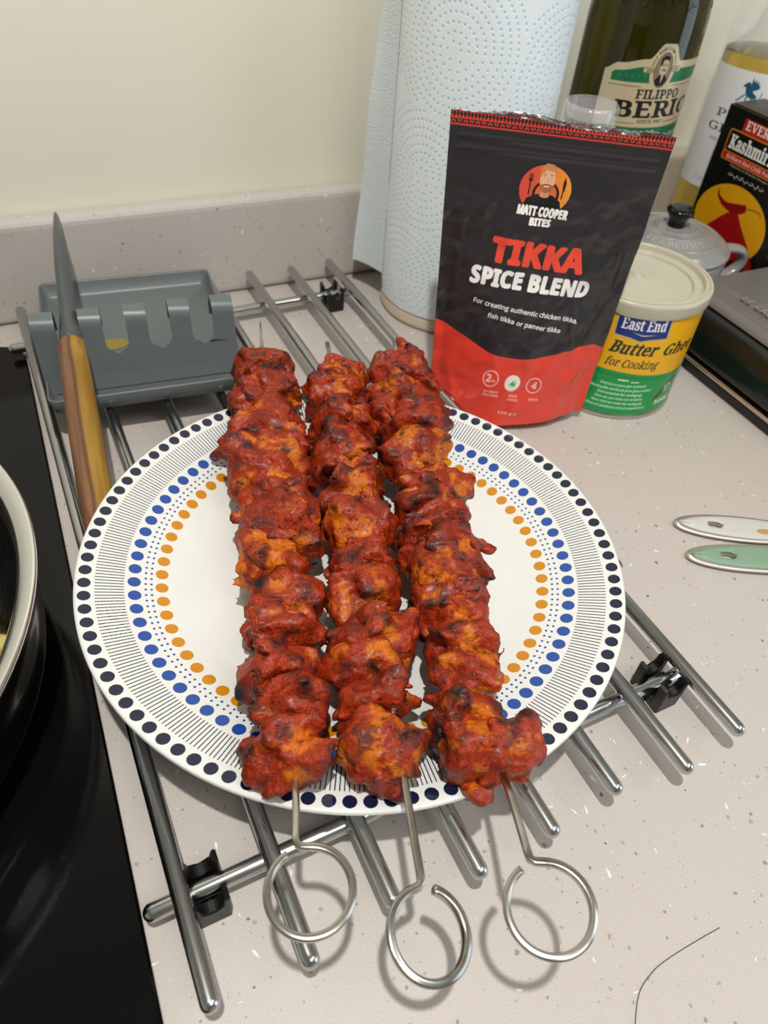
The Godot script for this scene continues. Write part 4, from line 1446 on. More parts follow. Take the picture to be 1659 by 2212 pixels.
# ---------------------------------------------------------------- spoon rest and spoon
func spoon_rest() -> void:
	# local axes: x along the ridge, z towards the front, ridge top at z = 0
	var yaw := deg_to_rad(-5.1)
	var b := Basis(Vector3.UP, yaw)
	var o := thing("spoon_rest", Vector3(0.0439, 0.0226, -0.4267))
	o.basis = b
	var grey := mat(hexc("636a6b"), 0.36)
	grey.metallic_specular = 0.45
	var W := 0.1195
	var H := 0.0474
	# ridge with four round-bottomed slots: a bent sheet from the trough up over the top and a little down the back
	var path := PackedVector2Array()   # (z, y)
	for p in [Vector2(0.0135, 0.0026), Vector2(0.0108, 0.0110), Vector2(0.0083, 0.0220), Vector2(0.0060, 0.0330), Vector2(0.0050, 0.0400)]:
		path.append(p)
	for k in 7:
		var a := deg_to_rad(15.0 + 140.0 * k / 6)
		path.append(Vector2(-0.0010 + cos(a) * 0.0058, H - 0.0058 + sin(a) * 0.0058))
	path.append(Vector2(-0.0080, 0.0385))
	path.append(Vector2(-0.0092, 0.0330))
	var acc := [0.0]
	for i in range(1, path.size()):
		acc.append(acc[-1] + path[i].distance_to(path[i - 1]))
	var total: float = acc[-1]
	var at := func(s: float) -> Vector2:
		for i in range(1, path.size()):
			if s <= acc[i] or i == path.size() - 1:
				return path[i - 1].lerp(path[i], clampf((s - acc[i - 1]) / (acc[i] - acc[i - 1]), 0.0, 1.0))
		return path[-1]
	# sheet as a polygon in (x, s), slots cut out, then bent over the path with real thickness
	var out := PackedVector2Array([Vector2(-W / 2, 0), Vector2(W / 2, 0), Vector2(W / 2, total)])
	var slot := 0.0118
	var x_bar := 0.0139
	var pitch := (W - x_bar) / 4.0
	var bottom := 0.0215
	var half_w := (pitch - x_bar) / 2 + 0.0006
	for k in range(3, -1, -1):
		var c := -W / 2 + x_bar / 2 + pitch * (k + 0.5)
		out.append(Vector2(c + half_w, total))
		for q in 13:
			var a := PI * q / 12
			out.append(Vector2(c + cos(a) * half_w, bottom + half_w - sin(a) * half_w))
		out.append(Vector2(c - half_w, total))
	out.append(Vector2(-W / 2, total))
	# slice into thin bands so that the sheet can bend
	var st := SurfaceTool.new()
	st.begin(Mesh.PRIMITIVE_TRIANGLES)
	var th := 0.0022
	var bent := func(p: Vector2, lift: float) -> Vector3:
		var q: Vector2 = at.call(p.y)
		var t: Vector2 = ((at.call(minf(p.y + 0.0012, total)) as Vector2) - (at.call(maxf(p.y - 0.0012, 0.0)) as Vector2)).normalized()
		var nrm := Vector2(-t.y, t.x)
		return Vector3(p.x, q.y - nrm.y * lift, q.x - nrm.x * lift)
	var bands := 34
	for i in bands:
		var s0 := total * i / bands
		var s1 := total * (i + 1) / bands
		for pc in Geometry2D.intersect_polygons(out, PackedVector2Array([Vector2(-1, s0), Vector2(1, s0), Vector2(1, s1), Vector2(-1, s1)])):
			var ix := Geometry2D.triangulate_polygon(pc)
			for k in range(0, ix.size(), 3):
				for q in 3:
					st.add_vertex(bent.call(pc[ix[k + q]], 0.0))
				for q in [0, 2, 1]:
					st.add_vertex(bent.call(pc[ix[k + q]], th))
	# edges all round
	for i in out.size():
		var p := out[i]
		var q := out[(i + 1) % out.size()]
		var n := maxi(1, int(p.distance_to(q) / 0.0015)) if absf(p.y - q.y) > 0.0001 else 1
		for k in n:
			var a := p.lerp(q, float(k) / n)
			var c := p.lerp(q, float(k + 1) / n)
			var v := [bent.call(a, 0.0), bent.call(c, 0.0), bent.call(a, th), bent.call(c, th)]
			for e in [0, 1, 2, 1, 3, 2]:
				st.add_vertex(v[e])
	st.generate_normals()
	put("slotted_ridge", st.commit(), o, grey)
	# tray: floor and raised walls; the front lip dips round the trough
	var zb := -0.1100
	var zf := 0.0355
	var wall := 0.0022
	var tray := SurfaceTool.new()
	tray.begin(Mesh.PRIMITIVE_TRIANGLES)
	var outer := rounded([Vector2(-W / 2 - 0.001, zb), Vector2(W / 2 + 0.001, zb), Vector2(W / 2 - 0.001, zf), Vector2(-W / 2 + 0.001, zf)], 0.006, 6, true)
	var n := outer.size()
	var cen := Vector2(0, (zb + zf) / 2)
	var rimh := func(p: Vector2) -> float:
		# low at the sides beside the ridge's back, up to full height at front and back
		return 0.0120 if p.y > 0.015 else lerpf(0.0118, 0.0135, clampf(-p.y / 0.09, 0.0, 1.0))
	var rows := 8
	grid_into(tray, n, rows, func(i, j):
		var p: Vector2 = outer[i % n]
		var inw := (cen - p).normalized()
		var hgt: float = rimh.call(p)
		match j:
			0: return Vector3(p.x, 0.0, p.y) + Vector3(inw.x, 0, inw.y) * 0.006
			1: return Vector3(p.x, 0.0015, p.y) + Vector3(inw.x, 0, inw.y) * 0.0025
			2: return Vector3(p.x, hgt - 0.0007, p.y)
			3: return Vector3(p.x, hgt, p.y) + Vector3(inw.x, 0, inw.y) * 0.0006
			4: return Vector3(p.x, hgt, p.y) + Vector3(inw.x, 0, inw.y) * (wall - 0.0006)
			5: return Vector3(p.x, hgt - 0.0007, p.y) + Vector3(inw.x, 0, inw.y) * wall
			6: return Vector3(p.x, 0.0042, p.y) + Vector3(inw.x, 0, inw.y) * (wall + 0.0020)
			7: return Vector3(p.x, 0.0024, p.y) + Vector3(inw.x, 0, inw.y) * (wall + 0.0060)
		return Vector3(cen.x, 0.0024, cen.y))
	grid_into(tray, n, 1, func(i, j):
		var p: Vector2 = outer[i % n]
		return Vector3(p.x, 0.0, p.y).lerp(Vector3(cen.x, 0, cen.y), 0.1 if j == 0 else 1.0))
	tray.generate_normals()
	put("tray", tray.commit(), o, grey)
	# turmeric-coloured smears on the tray floor
	var smear := mat(hexc("8a7d2c"), 0.4)
	for s in [[Vector3(-0.0165, 0.0027, -0.0360), Vector2(0.0100, 0.0068)], [Vector3(-0.0330, 0.0027, -0.0760), Vector2(0.0032, 0.0050)]]:
		var sp := put("sauce_smear", lathe(PackedVector2Array([Vector2(0, 0.0004), Vector2(0.75, 0.00035), Vector2(1.0, 0.0)]), 28), o, smear)
		sp.position = s[0]
		sp.scale = Vector3(s[1].x, 1.0, s[1].y)
	tag(o, "grey plastic spoon rest with four slots standing on the trivet at the back left", "spoon rest")

const WOOD_SPLIT := 0.20
func cooking_spoon() -> void:
	# in its own axes z runs from the blade's tip (negative) to the end of the handle (positive)
	var tip := Vector3(0.0173, 0.0850, -0.5400)
	var neck := Vector3(0.0040, 0.0620, -0.4130)
	var end := Vector3(-0.0070, 0.0300, -0.2740)
	var o := thing("cooking_spatula", neck)
	# handle: eight-sided tapered wood, its grain dark brown and golden
	var wood := mat(Color.WHITE, 0.42)
	# u runs round the handle, v along it: brown wood, a dark seam, and a flank stained golden yellow
	var grain := noise(0.03, 4, FastNoiseLite.TYPE_SIMPLEX_SMOOTH, 51)
	var im := Image.create(128, 512, false, Image.FORMAT_RGB8)
	for y in 512:
		for x in 128:
			var u := fposmod(x / 128.0 + 0.012 * grain.get_noise_2d(y * 0.4, 7.0), 1.0)
			var g := grain.get_noise_2d(x * 2.2, y * 0.35)
			var c := hexc("74503a").lerp(hexc("8d6444"), clampf(0.5 + g * 1.2, 0, 1))
			var gold := smoothstep(0.0, 0.03, WOOD_SPLIT - u) * (1.0 - smoothstep(0.22, 0.30, WOOD_SPLIT - u))
			c = c.lerp(hexc("856018").lerp(hexc("a07a2c"), clampf(0.5 + g, 0, 1)), gold)
			c = c.lerp(hexc("4a2c16"), 0.75 * exp(-pow((u - WOOD_SPLIT) / 0.018, 2.0)))
			c = c.lerp(hexc("c9a566"), 0.7 * (1.0 - smoothstep(10.0, 40.0, y + 30.0 * g)))
			im.set_pixel(x, y, c)
	wood.albedo_texture = ImageTexture.create_from_image(im)
	var d := (end - neck)
	var len := d.length()
	var st := SurfaceTool.new()
	st.begin(Mesh.PRIMITIVE_TRIANGLES)
	var prof := [[0.0, 0.0068], [0.0015, 0.0080], [0.02, 0.0086], [0.07, 0.0092], [0.12, 0.0088], [len - 0.004, 0.0076], [len, 0.0060]]
	var fr := Basis.looking_at(-d.normalized(), Vector3.UP)
	var f := func(i: int, j: int) -> Vector3:
		var a := TAU * (i % 8) / 8 + TAU / 16
		if j == 0 or j == prof.size() + 1:
			return fr * Vector3(0, 0, prof[0 if j == 0 else -1][0])
		var p: Array = prof[j - 1]
		return fr * Vector3(cos(a) * p[1], sin(a) * p[1] * 0.95, p[0])
	grid_into(st, 8, prof.size() + 1, f)
	st.generate_normals()
	put("wooden_handle", st.commit(), o, wood)
	# grey silicone head: round neck flattening to an upright blade with a pointed tip
	var sil := mat(hexc("4c5152"), 0.42)
	sil.rim_enabled = true
	sil.rim = 0.15
	var dt := tip - neck
	var fb := Basis.looking_at(dt.normalized(), Vector3.UP)
	var L := dt.length()
	var secs := [[-0.004, 0.0062, 0.0062], [0.006, 0.0066, 0.0066], [0.022, 0.0052, 0.0075], [0.045, 0.0050, 0.0120], [0.070, 0.0048, 0.0155], [0.095, 0.0040, 0.0150], [0.115, 0.0026, 0.0105], [L - 0.006, 0.0014, 0.0050], [L, 0.0003, 0.0010]]
	put("silicone_head", grid(24, secs.size() + 1, func(i, j):
		if j == 0 or j == secs.size() + 1:
			return fb * Vector3(0, 0, -float(secs[0 if j == 0 else -1][0]))
		var s: Array = secs[j - 1]
		var a: float = TAU * (i % 24) / 24
		var k := pow(pow(absf(cos(a)), 1.5) + pow(absf(sin(a)), 1.5), -1 / 1.5)
		return fb * Vector3(cos(a) * k * s[1], sin(a) * k * s[2], -float(s[0]))), o, sil)
	tag(o, "spatula with a grey silicone head and wooden handle resting in the spoon rest", "spatula")

func crumb() -> void:
	var pts := curve([Vector3(0.2612, 0.0005, -0.1905), Vector3(0.2606, 0.0007, -0.1880), Vector3(0.2600, 0.0005, -0.1848)], 5)
	var o := put("crumb", tube(pts, [0.0002, 0.0003, 0.0004, 0.0004, 0.0005, 0.0004, 0.0005, 0.0004, 0.0004, 0.0003, 0.0002], 6), self, mat(hexc("8a4a28"), 0.6))
	tag(o, "tiny brown sliver of food on the worktop right of the plate", "crumb")

func measuring_spoons() -> void:
	var specs := [["pale grey", hexc("c9c8c4"), Vector3(0.3113, 0, -0.2014), Vector3(0.0497, 0, 0.0267), "pale grey handled metal measuring spoon with a stain, lying above the green one"], ["green", hexc("84a28a"), Vector3(0.3001, 0, -0.1774), Vector3(0.0430, 0, 0.0200), "sage green handled metal measuring spoon lying at the right edge"]]
	for s in specs:
		var d: Vector3 = s[3].normalized()
		var o := thing("measuring_spoon", s[2])
		o.basis = Basis(d, Vector3.UP, d.cross(Vector3.UP))
		var steel := metal(Color(0.86, 0.83, 0.80), 0.38)
		var half := func(x: float, shrink: float) -> float:
			var L := 0.105
			var t := clampf((x - shrink) / (L - shrink), 0.0, 1.0)
			var full := 0.0110 * pow(maxf(0.0, 1.0 - pow(1.0 - t / 0.42, 2.3)), 0.48) if t < 0.42 else lerpf(0.0110, 0.0052, smoothstep(0.42, 1.0, t))
			return maxf(full - shrink * 0.9, 0.0002)
		# metal underside with a turned rim, then the coloured inset; both cut by the hanging slot
		for layer in [[0.0, 0.0012, 0.0034, 0.0008, "metal_handle", steel], [0.0024, 0.0030, 0.0046, 0.0010, "coloured_inset", null]]:
			var m: Material = layer[5]
			if m == null:
				var c := mat(s[1], 0.4)
				m = c
			var st := SurfaceTool.new()
			st.begin(Mesh.PRIMITIVE_TRIANGLES)
			for side in [-1.0, 1.0]:
				grid_into(st, 110, 9, func(i, j):
					var x0: float = layer[0] + 0.0002
					var x := x0 + (0.105 - x0) * pow(i / 110.0, 1.6)
					var outer: float = half.call(x, layer[0]) if i > 0 else 0.0
					var u := (x - 0.0245) / 0.0046
					var inner := 0.0025 * sqrt(maxf(0.0, 1.0 - pow(absf(u), 4.0))) if absf(u) < 1.0 else 0.0
					inner = minf(inner, outer)
					var r: float = layer[3]
					var y0: float = layer[1]
					var y1: float = layer[2]
					var p := [Vector2(inner, y0), Vector2(inner, y1 - r * 0.6), Vector2(inner + r * 0.5 * float(inner > 0.0), y1), Vector2(lerpf(inner, outer, 0.5), y1 + 0.0003), Vector2(maxf(outer - r * 2.0, inner), y1), Vector2(maxf(outer - r, inner), y1 - r * 0.25), Vector2(outer - r * 0.2 * float(outer > r), y1 - r * 0.9), Vector2(outer, y1 - r * 1.6), Vector2(maxf(outer - r, inner), y0), Vector2(inner, y0)]
					if inner == 0.0:
						p[0] = Vector2(0, y1 + 0.0004)
						p[1] = Vector2(outer * 0.15, y1 + 0.0004)
						p[2] = Vector2(outer * 0.3, y1 + 0.00035)
					return Vector3(x, p[j].y, p[j].x * side), null, side < 0)
			st.generate_normals()
			put(layer[4], st.commit(), o, m)
		# bowl beyond the frame
		var bowl := put("bowl", lathe(rounded([Vector2(0, 0.001), Vector2(0.010, 0.0015), Vector2(0.0165, 0.008), Vector2(0.0180, 0.0125), Vector2(0.0172, 0.0125), Vector2(0.0155, 0.008), Vector2(0.0095, 0.0022), Vector2(0, 0.0018)], 0.002, 3), 40), o, steel)
		bowl.position = Vector3(0.121, 0, 0)
		if s[0] == "pale grey":
			var stain := put("stain", lathe(PackedVector2Array([Vector2(0, 0.0003), Vector2(0.7, 0.00025), Vector2(1.0, 0.0)]), 20), o, mat(hexc("bf9258"), 0.5))
			stain.position = Vector3(0.0540, 0.0050, 0.0030)
			stain.scale = Vector3(0.0050, 1.0, 0.0022)
		tag(o, s[4], "measuring spoon")

var SKEWERS := [
	{"which": "left", "tip": Vector3(0.1206, 0.052, -0.4172), "exit": Vector3(0.0379, 0.055, -0.1178), "pieces": [
		[0.0616, 0.0015, 0.0189, 0.0180, 0.25, 0.35, "horned dark red chicken lump"],
		[0.0865, -0.0004, 0.0233, 0.0156, 0.35, 0.45, "red chicken piece with black char spot"],
		[0.1157, -0.0019, 0.0260, 0.0178, 0.45, 0.20, "broad red chicken piece with orange right lobe"],
		[0.1469, -0.0041, 0.0251, 0.0195, 0.45, 0.25, "wide chicken piece with orange left lobe"],
		[0.1850, -0.0001, 0.0229, 0.0192, 0.45, 0.25, "large smooth red chicken piece with right flap"],
		[0.2114, -0.0031, 0.0183, 0.0130, 0.75, 0.10, "bright orange chicken wedge with blackened left point"],
		[0.2308, 0.0022, 0.0159, 0.0107, 0.30, 0.50, "knobbly brown-red chicken piece"],
		[0.2485, -0.0012, 0.0186, 0.0117, 0.35, 0.30, "ridged red chicken fold"],
		[0.2679, -0.0031, 0.0170, 0.0120, 0.25, 0.70, "chicken piece with grey-black charred crest"],
		[0.2866, 0.0019, 0.0150, 0.0073, 0.20, 0.60, "small dark crusted chicken piece"],
		[0.3059, 0.0001, 0.0186, 0.0120, 0.50, 0.55, "big red chicken chunk with scorched patches"],
	]},
	{"which": "middle", "tip": Vector3(0.1535, 0.052, -0.3802), "exit": Vector3(0.0738, 0.055, -0.102), "pieces": [
		[0.0443, 0.0015, 0.0190, 0.0103, 0.35, 0.30, "red chicken piece at the far end"],
		[0.0618, -0.0000, 0.0168, 0.0138, 0.30, 0.65, "brown-crusted chicken ridge"],
		[0.0836, 0.0002, 0.0196, 0.0128, 0.50, 0.35, "orange-brown chicken fold"],
		[0.1063, -0.0018, 0.0167, 0.0120, 0.25, 0.60, "dark-topped chicken lump"],
		[0.1232, -0.0025, 0.0181, 0.0087, 0.40, 0.20, "thin bright red chicken fold"],
		[0.1440, -0.0011, 0.0193, 0.0104, 0.45, 0.50, "ragged chicken piece with a dark crust"],
		[0.1632, -0.0012, 0.0182, 0.0143, 0.60, 0.15, "smooth orange-red chicken lobe"],
		[0.1881, -0.0004, 0.0155, 0.0098, 0.35, 0.30, "rounded glossy red chicken piece"],
		[0.2095, -0.0038, 0.0196, 0.0116, 0.50, 0.30, "wide orange-red chicken with ragged ends"],
		[0.2328, -0.0016, 0.0179, 0.0119, 0.50, 0.35, "orange and red drooping chicken fold"],
		[0.2455, -0.0082, 0.0177, 0.0083, 0.60, 0.25, "orange chicken piece pointed at its left"],
		[0.2590, -0.0040, 0.0155, 0.0091, 0.40, 0.45, "small red-brown chicken piece"],
		[0.2799, -0.0070, 0.0153, 0.0140, 0.70, 0.40, "large orange chicken chunk with charred right edge"],
	]},
	{"which": "right", "tip": Vector3(0.1955, 0.052, -0.3706), "exit": Vector3(0.1078, 0.055, -0.0879), "pieces": [
		[0.0300, 0.0037, 0.0116, 0.0132, 0.45, 0.40, "pointed red chicken piece with blackened peak"],
		[0.0474, -0.0013, 0.0204, 0.0134, 0.35, 0.30, "dark red crumpled chicken piece"],
		[0.0645, -0.0043, 0.0187, 0.0156, 0.80, 0.15, "smooth orange chicken slab"],
		[0.0866, -0.0033, 0.0246, 0.0166, 0.20, 0.55, "wide ragged dark red chicken piece"],
		[0.1179, -0.0033, 0.0209, 0.0158, 0.75, 0.20, "plump orange chicken lobe"],
		[0.1442, 0.0005, 0.0227, 0.0097, 0.60, 0.50, "pale orange chicken fold with charred top"],
		[0.1619, -0.0022, 0.0210, 0.0107, 0.35, 0.60, "red chicken ridge edged with black char"],
		[0.1783, -0.0012, 0.0220, 0.0112, 0.30, 0.40, "crumpled deep red chicken piece"],
		[0.1916, -0.0026, 0.0216, 0.0109, 0.40, 0.65, "chicken piece with a dark brown patch"],
		[0.2042, -0.0045, 0.0197, 0.0139, 0.75, 0.25, "glossy orange chicken lump"],
		[0.2165, -0.0031, 0.0187, 0.0122, 0.40, 0.55, "red-brown chicken fold"],
		[0.2379, -0.0034, 0.0177, 0.0148, 0.35, 0.45, "curled red chicken piece hollow underneath"],
		[0.2546, -0.0022, 0.0143, 0.0127, 0.60, 0.35, "round orange-red chicken lump"],
		[0.2743, -0.0090, 0.0144, 0.0085, 0.45, 0.70, "narrow blackened chicken ridge"],
		[0.2887, 0.0051, 0.0124, 0.0099, 0.40, 0.45, "dark orange chicken knob at right"],
		[0.2870, -0.0101, 0.0115, 0.0087, 0.60, 0.30, "rounded orange chicken knob at left"],
		[0.2965, -0.0089, 0.0068, 0.0044, 0.35, 0.30, "small red chicken scrap hanging low"],
	]},
]

# ---------------------------------------------------------------- chicken pieces
# n_* are shared noises; every piece is a closed surface meshed from a field of lobes and flaps
var n_warp: FastNoiseLite
var n_fold: FastNoiseLite
var n_fine: FastNoiseLite
var n_col: FastNoiseLite
var n_col2: FastNoiseLite
var n_char: FastNoiseLite
var n_pore: FastNoiseLite

func meat_noises() -> void:
	n_warp = noise(38.0, 2, FastNoiseLite.TYPE_SIMPLEX_SMOOTH, 3)
	n_fold = noise(50.0, 3, FastNoiseLite.TYPE_SIMPLEX_SMOOTH, 11)
	n_fold.fractal_type = FastNoiseLite.FRACTAL_RIDGED
	n_fine = noise(330.0, 3, FastNoiseLite.TYPE_SIMPLEX_SMOOTH, 5)
	n_pore = noise(700.0, 2, FastNoiseLite.TYPE_SIMPLEX_SMOOTH, 6)
	n_col = noise(52.0, 3, FastNoiseLite.TYPE_SIMPLEX_SMOOTH, 21)
	n_col2 = noise(240.0, 3, FastNoiseLite.TYPE_SIMPLEX_SMOOTH, 22)
	n_char = noise(70.0, 3, FastNoiseLite.TYPE_SIMPLEX_SMOOTH, 23)

# lobes: [centre, radii, yaw, roll]; flaps: [a, b, ra, rb]; shift: where in the noise this piece lies
func meat_mesh(lobes: Array, flaps: Array, shift: Vector3, lo: Vector3, hi: Vector3, orange: float, charred: float, half: Vector3, h := 0.00110) -> ArrayMesh:
	var nx := int((hi.x - lo.x) / h) + 2
	var ny := int((hi.y - lo.y) / h) + 2
	var nz := int((hi.z - lo.z) / h) + 2
	var lc := PackedVector3Array()
	var li := PackedVector3Array()
	var lb: Array[Basis] = []
	for l in lobes:
		lc.append(l[0])
		li.append(Vector3.ONE / l[1])
		lb.append(Basis(Vector3.UP, l[2]) * Basis(Vector3.RIGHT, l[4]) * Basis(Vector3.BACK, l[3]))
	var nl := lc.size()
	var val := PackedFloat32Array()
	val.resize(nx * ny * nz)
	var step := 3
	var k := 0.0015
	# coarse blocks first: a block far from the surface keeps its centre's value
	for bz in range(0, nz, step):
		for by in range(0, ny, step):
			for bx in range(0, nx, step):
				var far := false
				var block := 0.0
				for iz in range(bz, mini(bz + step, nz)):
					for iy in range(by, mini(by + step, ny)):
						for ix in range(bx, mini(bx + step, nx)):
							var first := ix == bx and iy == by and iz == bz
							if far:
								val[(iz * ny + iy) * nx + ix] = block
								continue
							var p := lo + Vector3(ix, iy, iz) * h
							if first:
								p += Vector3(h, h, h)
							var s := p + shift
							var w := p + Vector3(n_warp.get_noise_3dv(s), n_warp.get_noise_3dv(s + Vector3(0.7, 0.2, 0)), n_warp.get_noise_3dv(s + Vector3(0, 0.9, 0.4))) * 0.0060
							var d := 1.0
							for q in nl:
								var e := (w - lc[q]) * lb[q]
								var u := e * li[q]
								var k0 := u.length()
								var g := k0 * (k0 - 1.0) / maxf((u * li[q]).length(), 0.001)
								var m := clampf(0.5 + 0.5 * (d - g) / k, 0.0, 1.0)
								d = lerpf(d, g, m) - k * m * (1.0 - m)
							for f in flaps:
								var a: Vector3 = f[0]
								var ab: Vector3 = f[1] - a
								var t := clampf((w - a).dot(ab) / ab.length_squared(), 0.0, 1.0)
								var g: float = (w - a - ab * t).length() - lerpf(f[2], f[3], t)
								var m := clampf(0.5 + 0.5 * (d - g) / k, 0.0, 1.0)
								d = lerpf(d, g, m) - k * m * (1.0 - m)
							if first and absf(d) > 0.0095:
								far = true
								block = d
								val[(iz * ny + iy) * nx + ix] = d
								continue
							if absf(d) < 0.006:
								d -= (n_fold.get_noise_3d(s.x * 0.45, s.y * 0.8, s.z * 1.4) + 0.15) * 0.0023 + n_fine.get_noise_3dv(s) * 0.0007
							val[(iz * ny + iy) * nx + ix] = d
	# surface nets
	var at := {}
	var pts := PackedVector3Array()
	var idx := PackedInt32Array()
	var sx := 1
	var sy := nx
	var sz := nx * ny
	for iz in nz - 1:
		for iy in ny - 1:
			for ix in nx - 1:
				var b := iz * sz + iy * sy + ix
				var v0 := val[b]
				var v1 := val[b + 1]
				var v2 := val[b + sy]
				var v3 := val[b + sy + 1]
				var v4 := val[b + sz]
				var v5 := val[b + sz + 1]
				var v6 := val[b + sz + sy]
				var v7 := val[b + sz + sy + 1]
				var neg := int(v0 < 0) + int(v1 < 0) + int(v2 < 0) + int(v3 < 0) + int(v4 < 0) + int(v5 < 0) + int(v6 < 0) + int(v7 < 0)
				if neg == 0 or neg == 8:
					continue
				var sum := Vector3.ZERO
				var n := 0
				var vs := [v0, v1, v2, v3, v4, v5, v6, v7]
				for e in EDGES:
					var a: float = vs[e[0]]
					var c: float = vs[e[1]]
					if (a < 0) != (c < 0):
						var t := a / (a - c)
						sum += (CORNERS[e[0]] as Vector3).lerp(CORNERS[e[1]], t)
						n += 1
				at[b] = pts.size()
				pts.append(lo + (Vector3(ix, iy, iz) + sum / n) * h)
				# quads on the three edges that end in this cell's first corner
				if (v0 < 0) != (v1 < 0) and iy > 0 and iz > 0:
					quad(idx, at, b, b - sy, b - sy - sz, b - sz, v0 < 0)
				if (v0 < 0) != (v2 < 0) and ix > 0 and iz > 0:
					quad(idx, at, b, b - sz, b - sz - sx, b - sx, v0 < 0)
				if (v0 < 0) != (v4 < 0) and ix > 0 and iy > 0:
					quad(idx, at, b, b - sx, b - sx - sy, b - sy, v0 < 0)
	# colours of the meat itself: red marinade, orange patches where it is thin, brown crust and char
	var red := Color(0.46, 0.043, 0.008)
	var deep := Color(0.27, 0.022, 0.007)
	var gold := Color(0.80, 0.205, 0.011)
	var crust := Color(0.115, 0.016, 0.010)
	var black := Color(0.014, 0.010, 0.009)
	var cols := PackedColorArray()
	cols.resize(pts.size())
	for i in pts.size():
		var s := pts[i] + shift
		var a := n_col.get_noise_3dv(s)
		var f := n_col2.get_noise_3dv(s)
		var g := n_char.get_noise_3dv(s)
		var fold := n_fold.get_noise_3d(s.x * 0.45, s.y * 0.8, s.z * 1.4)
		# how far this spot stands out of the piece: what sticks out has browned, what lies deep stayed orange
		var proud := clampf(((pts[i] / half).length() - 0.98) * 2.6 + fold * 0.35, -1.0, 1.0)
		var c := deep.lerp(red, smoothstep(-0.55, 0.25, a + 0.35 * f + 0.12))
		c = c.lerp(gold, smoothstep(-0.02, 0.24, a * 0.80 + f * 0.22 - proud * 0.22 + (orange - 0.55) * 0.7) * 0.85)
		c = c.lerp(crust, smoothstep(0.10, 0.46, g + 0.30 * f + proud * 0.26 + (charred - 0.5) * 0.45) * 0.9)
		c = c.lerp(black, smoothstep(0.50, 0.72, g + 0.25 * f + proud * 0.16 + (charred - 0.45) * 0.30))
		var flake := n_pore.get_noise_3dv(s * 0.55 + Vector3(3, 1, 2))
		c = c.lerp(black, smoothstep(0.50, 0.60, flake) * 0.85)
		cols[i] = c * (1.0 + f * 0.25)
	var arr := []
	arr.resize(Mesh.ARRAY_MAX)
	arr[Mesh.ARRAY_VERTEX] = pts
	arr[Mesh.ARRAY_COLOR] = cols
	arr[Mesh.ARRAY_INDEX] = idx
	var am := ArrayMesh.new()
	am.add_surface_from_arrays(Mesh.PRIMITIVE_TRIANGLES, arr)
	var st := SurfaceTool.new()
	st.create_from(am, 0)
	st.generate_normals()
	return st.commit()

const CORNERS := [Vector3(0, 0, 0), Vector3(1, 0, 0), Vector3(0, 1, 0), Vector3(1, 1, 0), Vector3(0, 0, 1), Vector3(1, 0, 1), Vector3(0, 1, 1), Vector3(1, 1, 1)]
const EDGES := [[0, 1], [2, 3], [4, 5], [6, 7], [0, 2], [1, 3], [4, 6], [5, 7], [0, 4], [1, 5], [2, 6], [3, 7]]

func quad(idx: PackedInt32Array, at: Dictionary, a: int, b: int, c: int, d: int, inside: bool) -> void:
	if not (at.has(b) and at.has(c) and at.has(d)):
		return
	var q := [at[a], at[b], at[c], at[d]]
	if inside:
		q.reverse()
	for k in [0, 1, 2, 0, 2, 3]:
		idx.append(q[k])

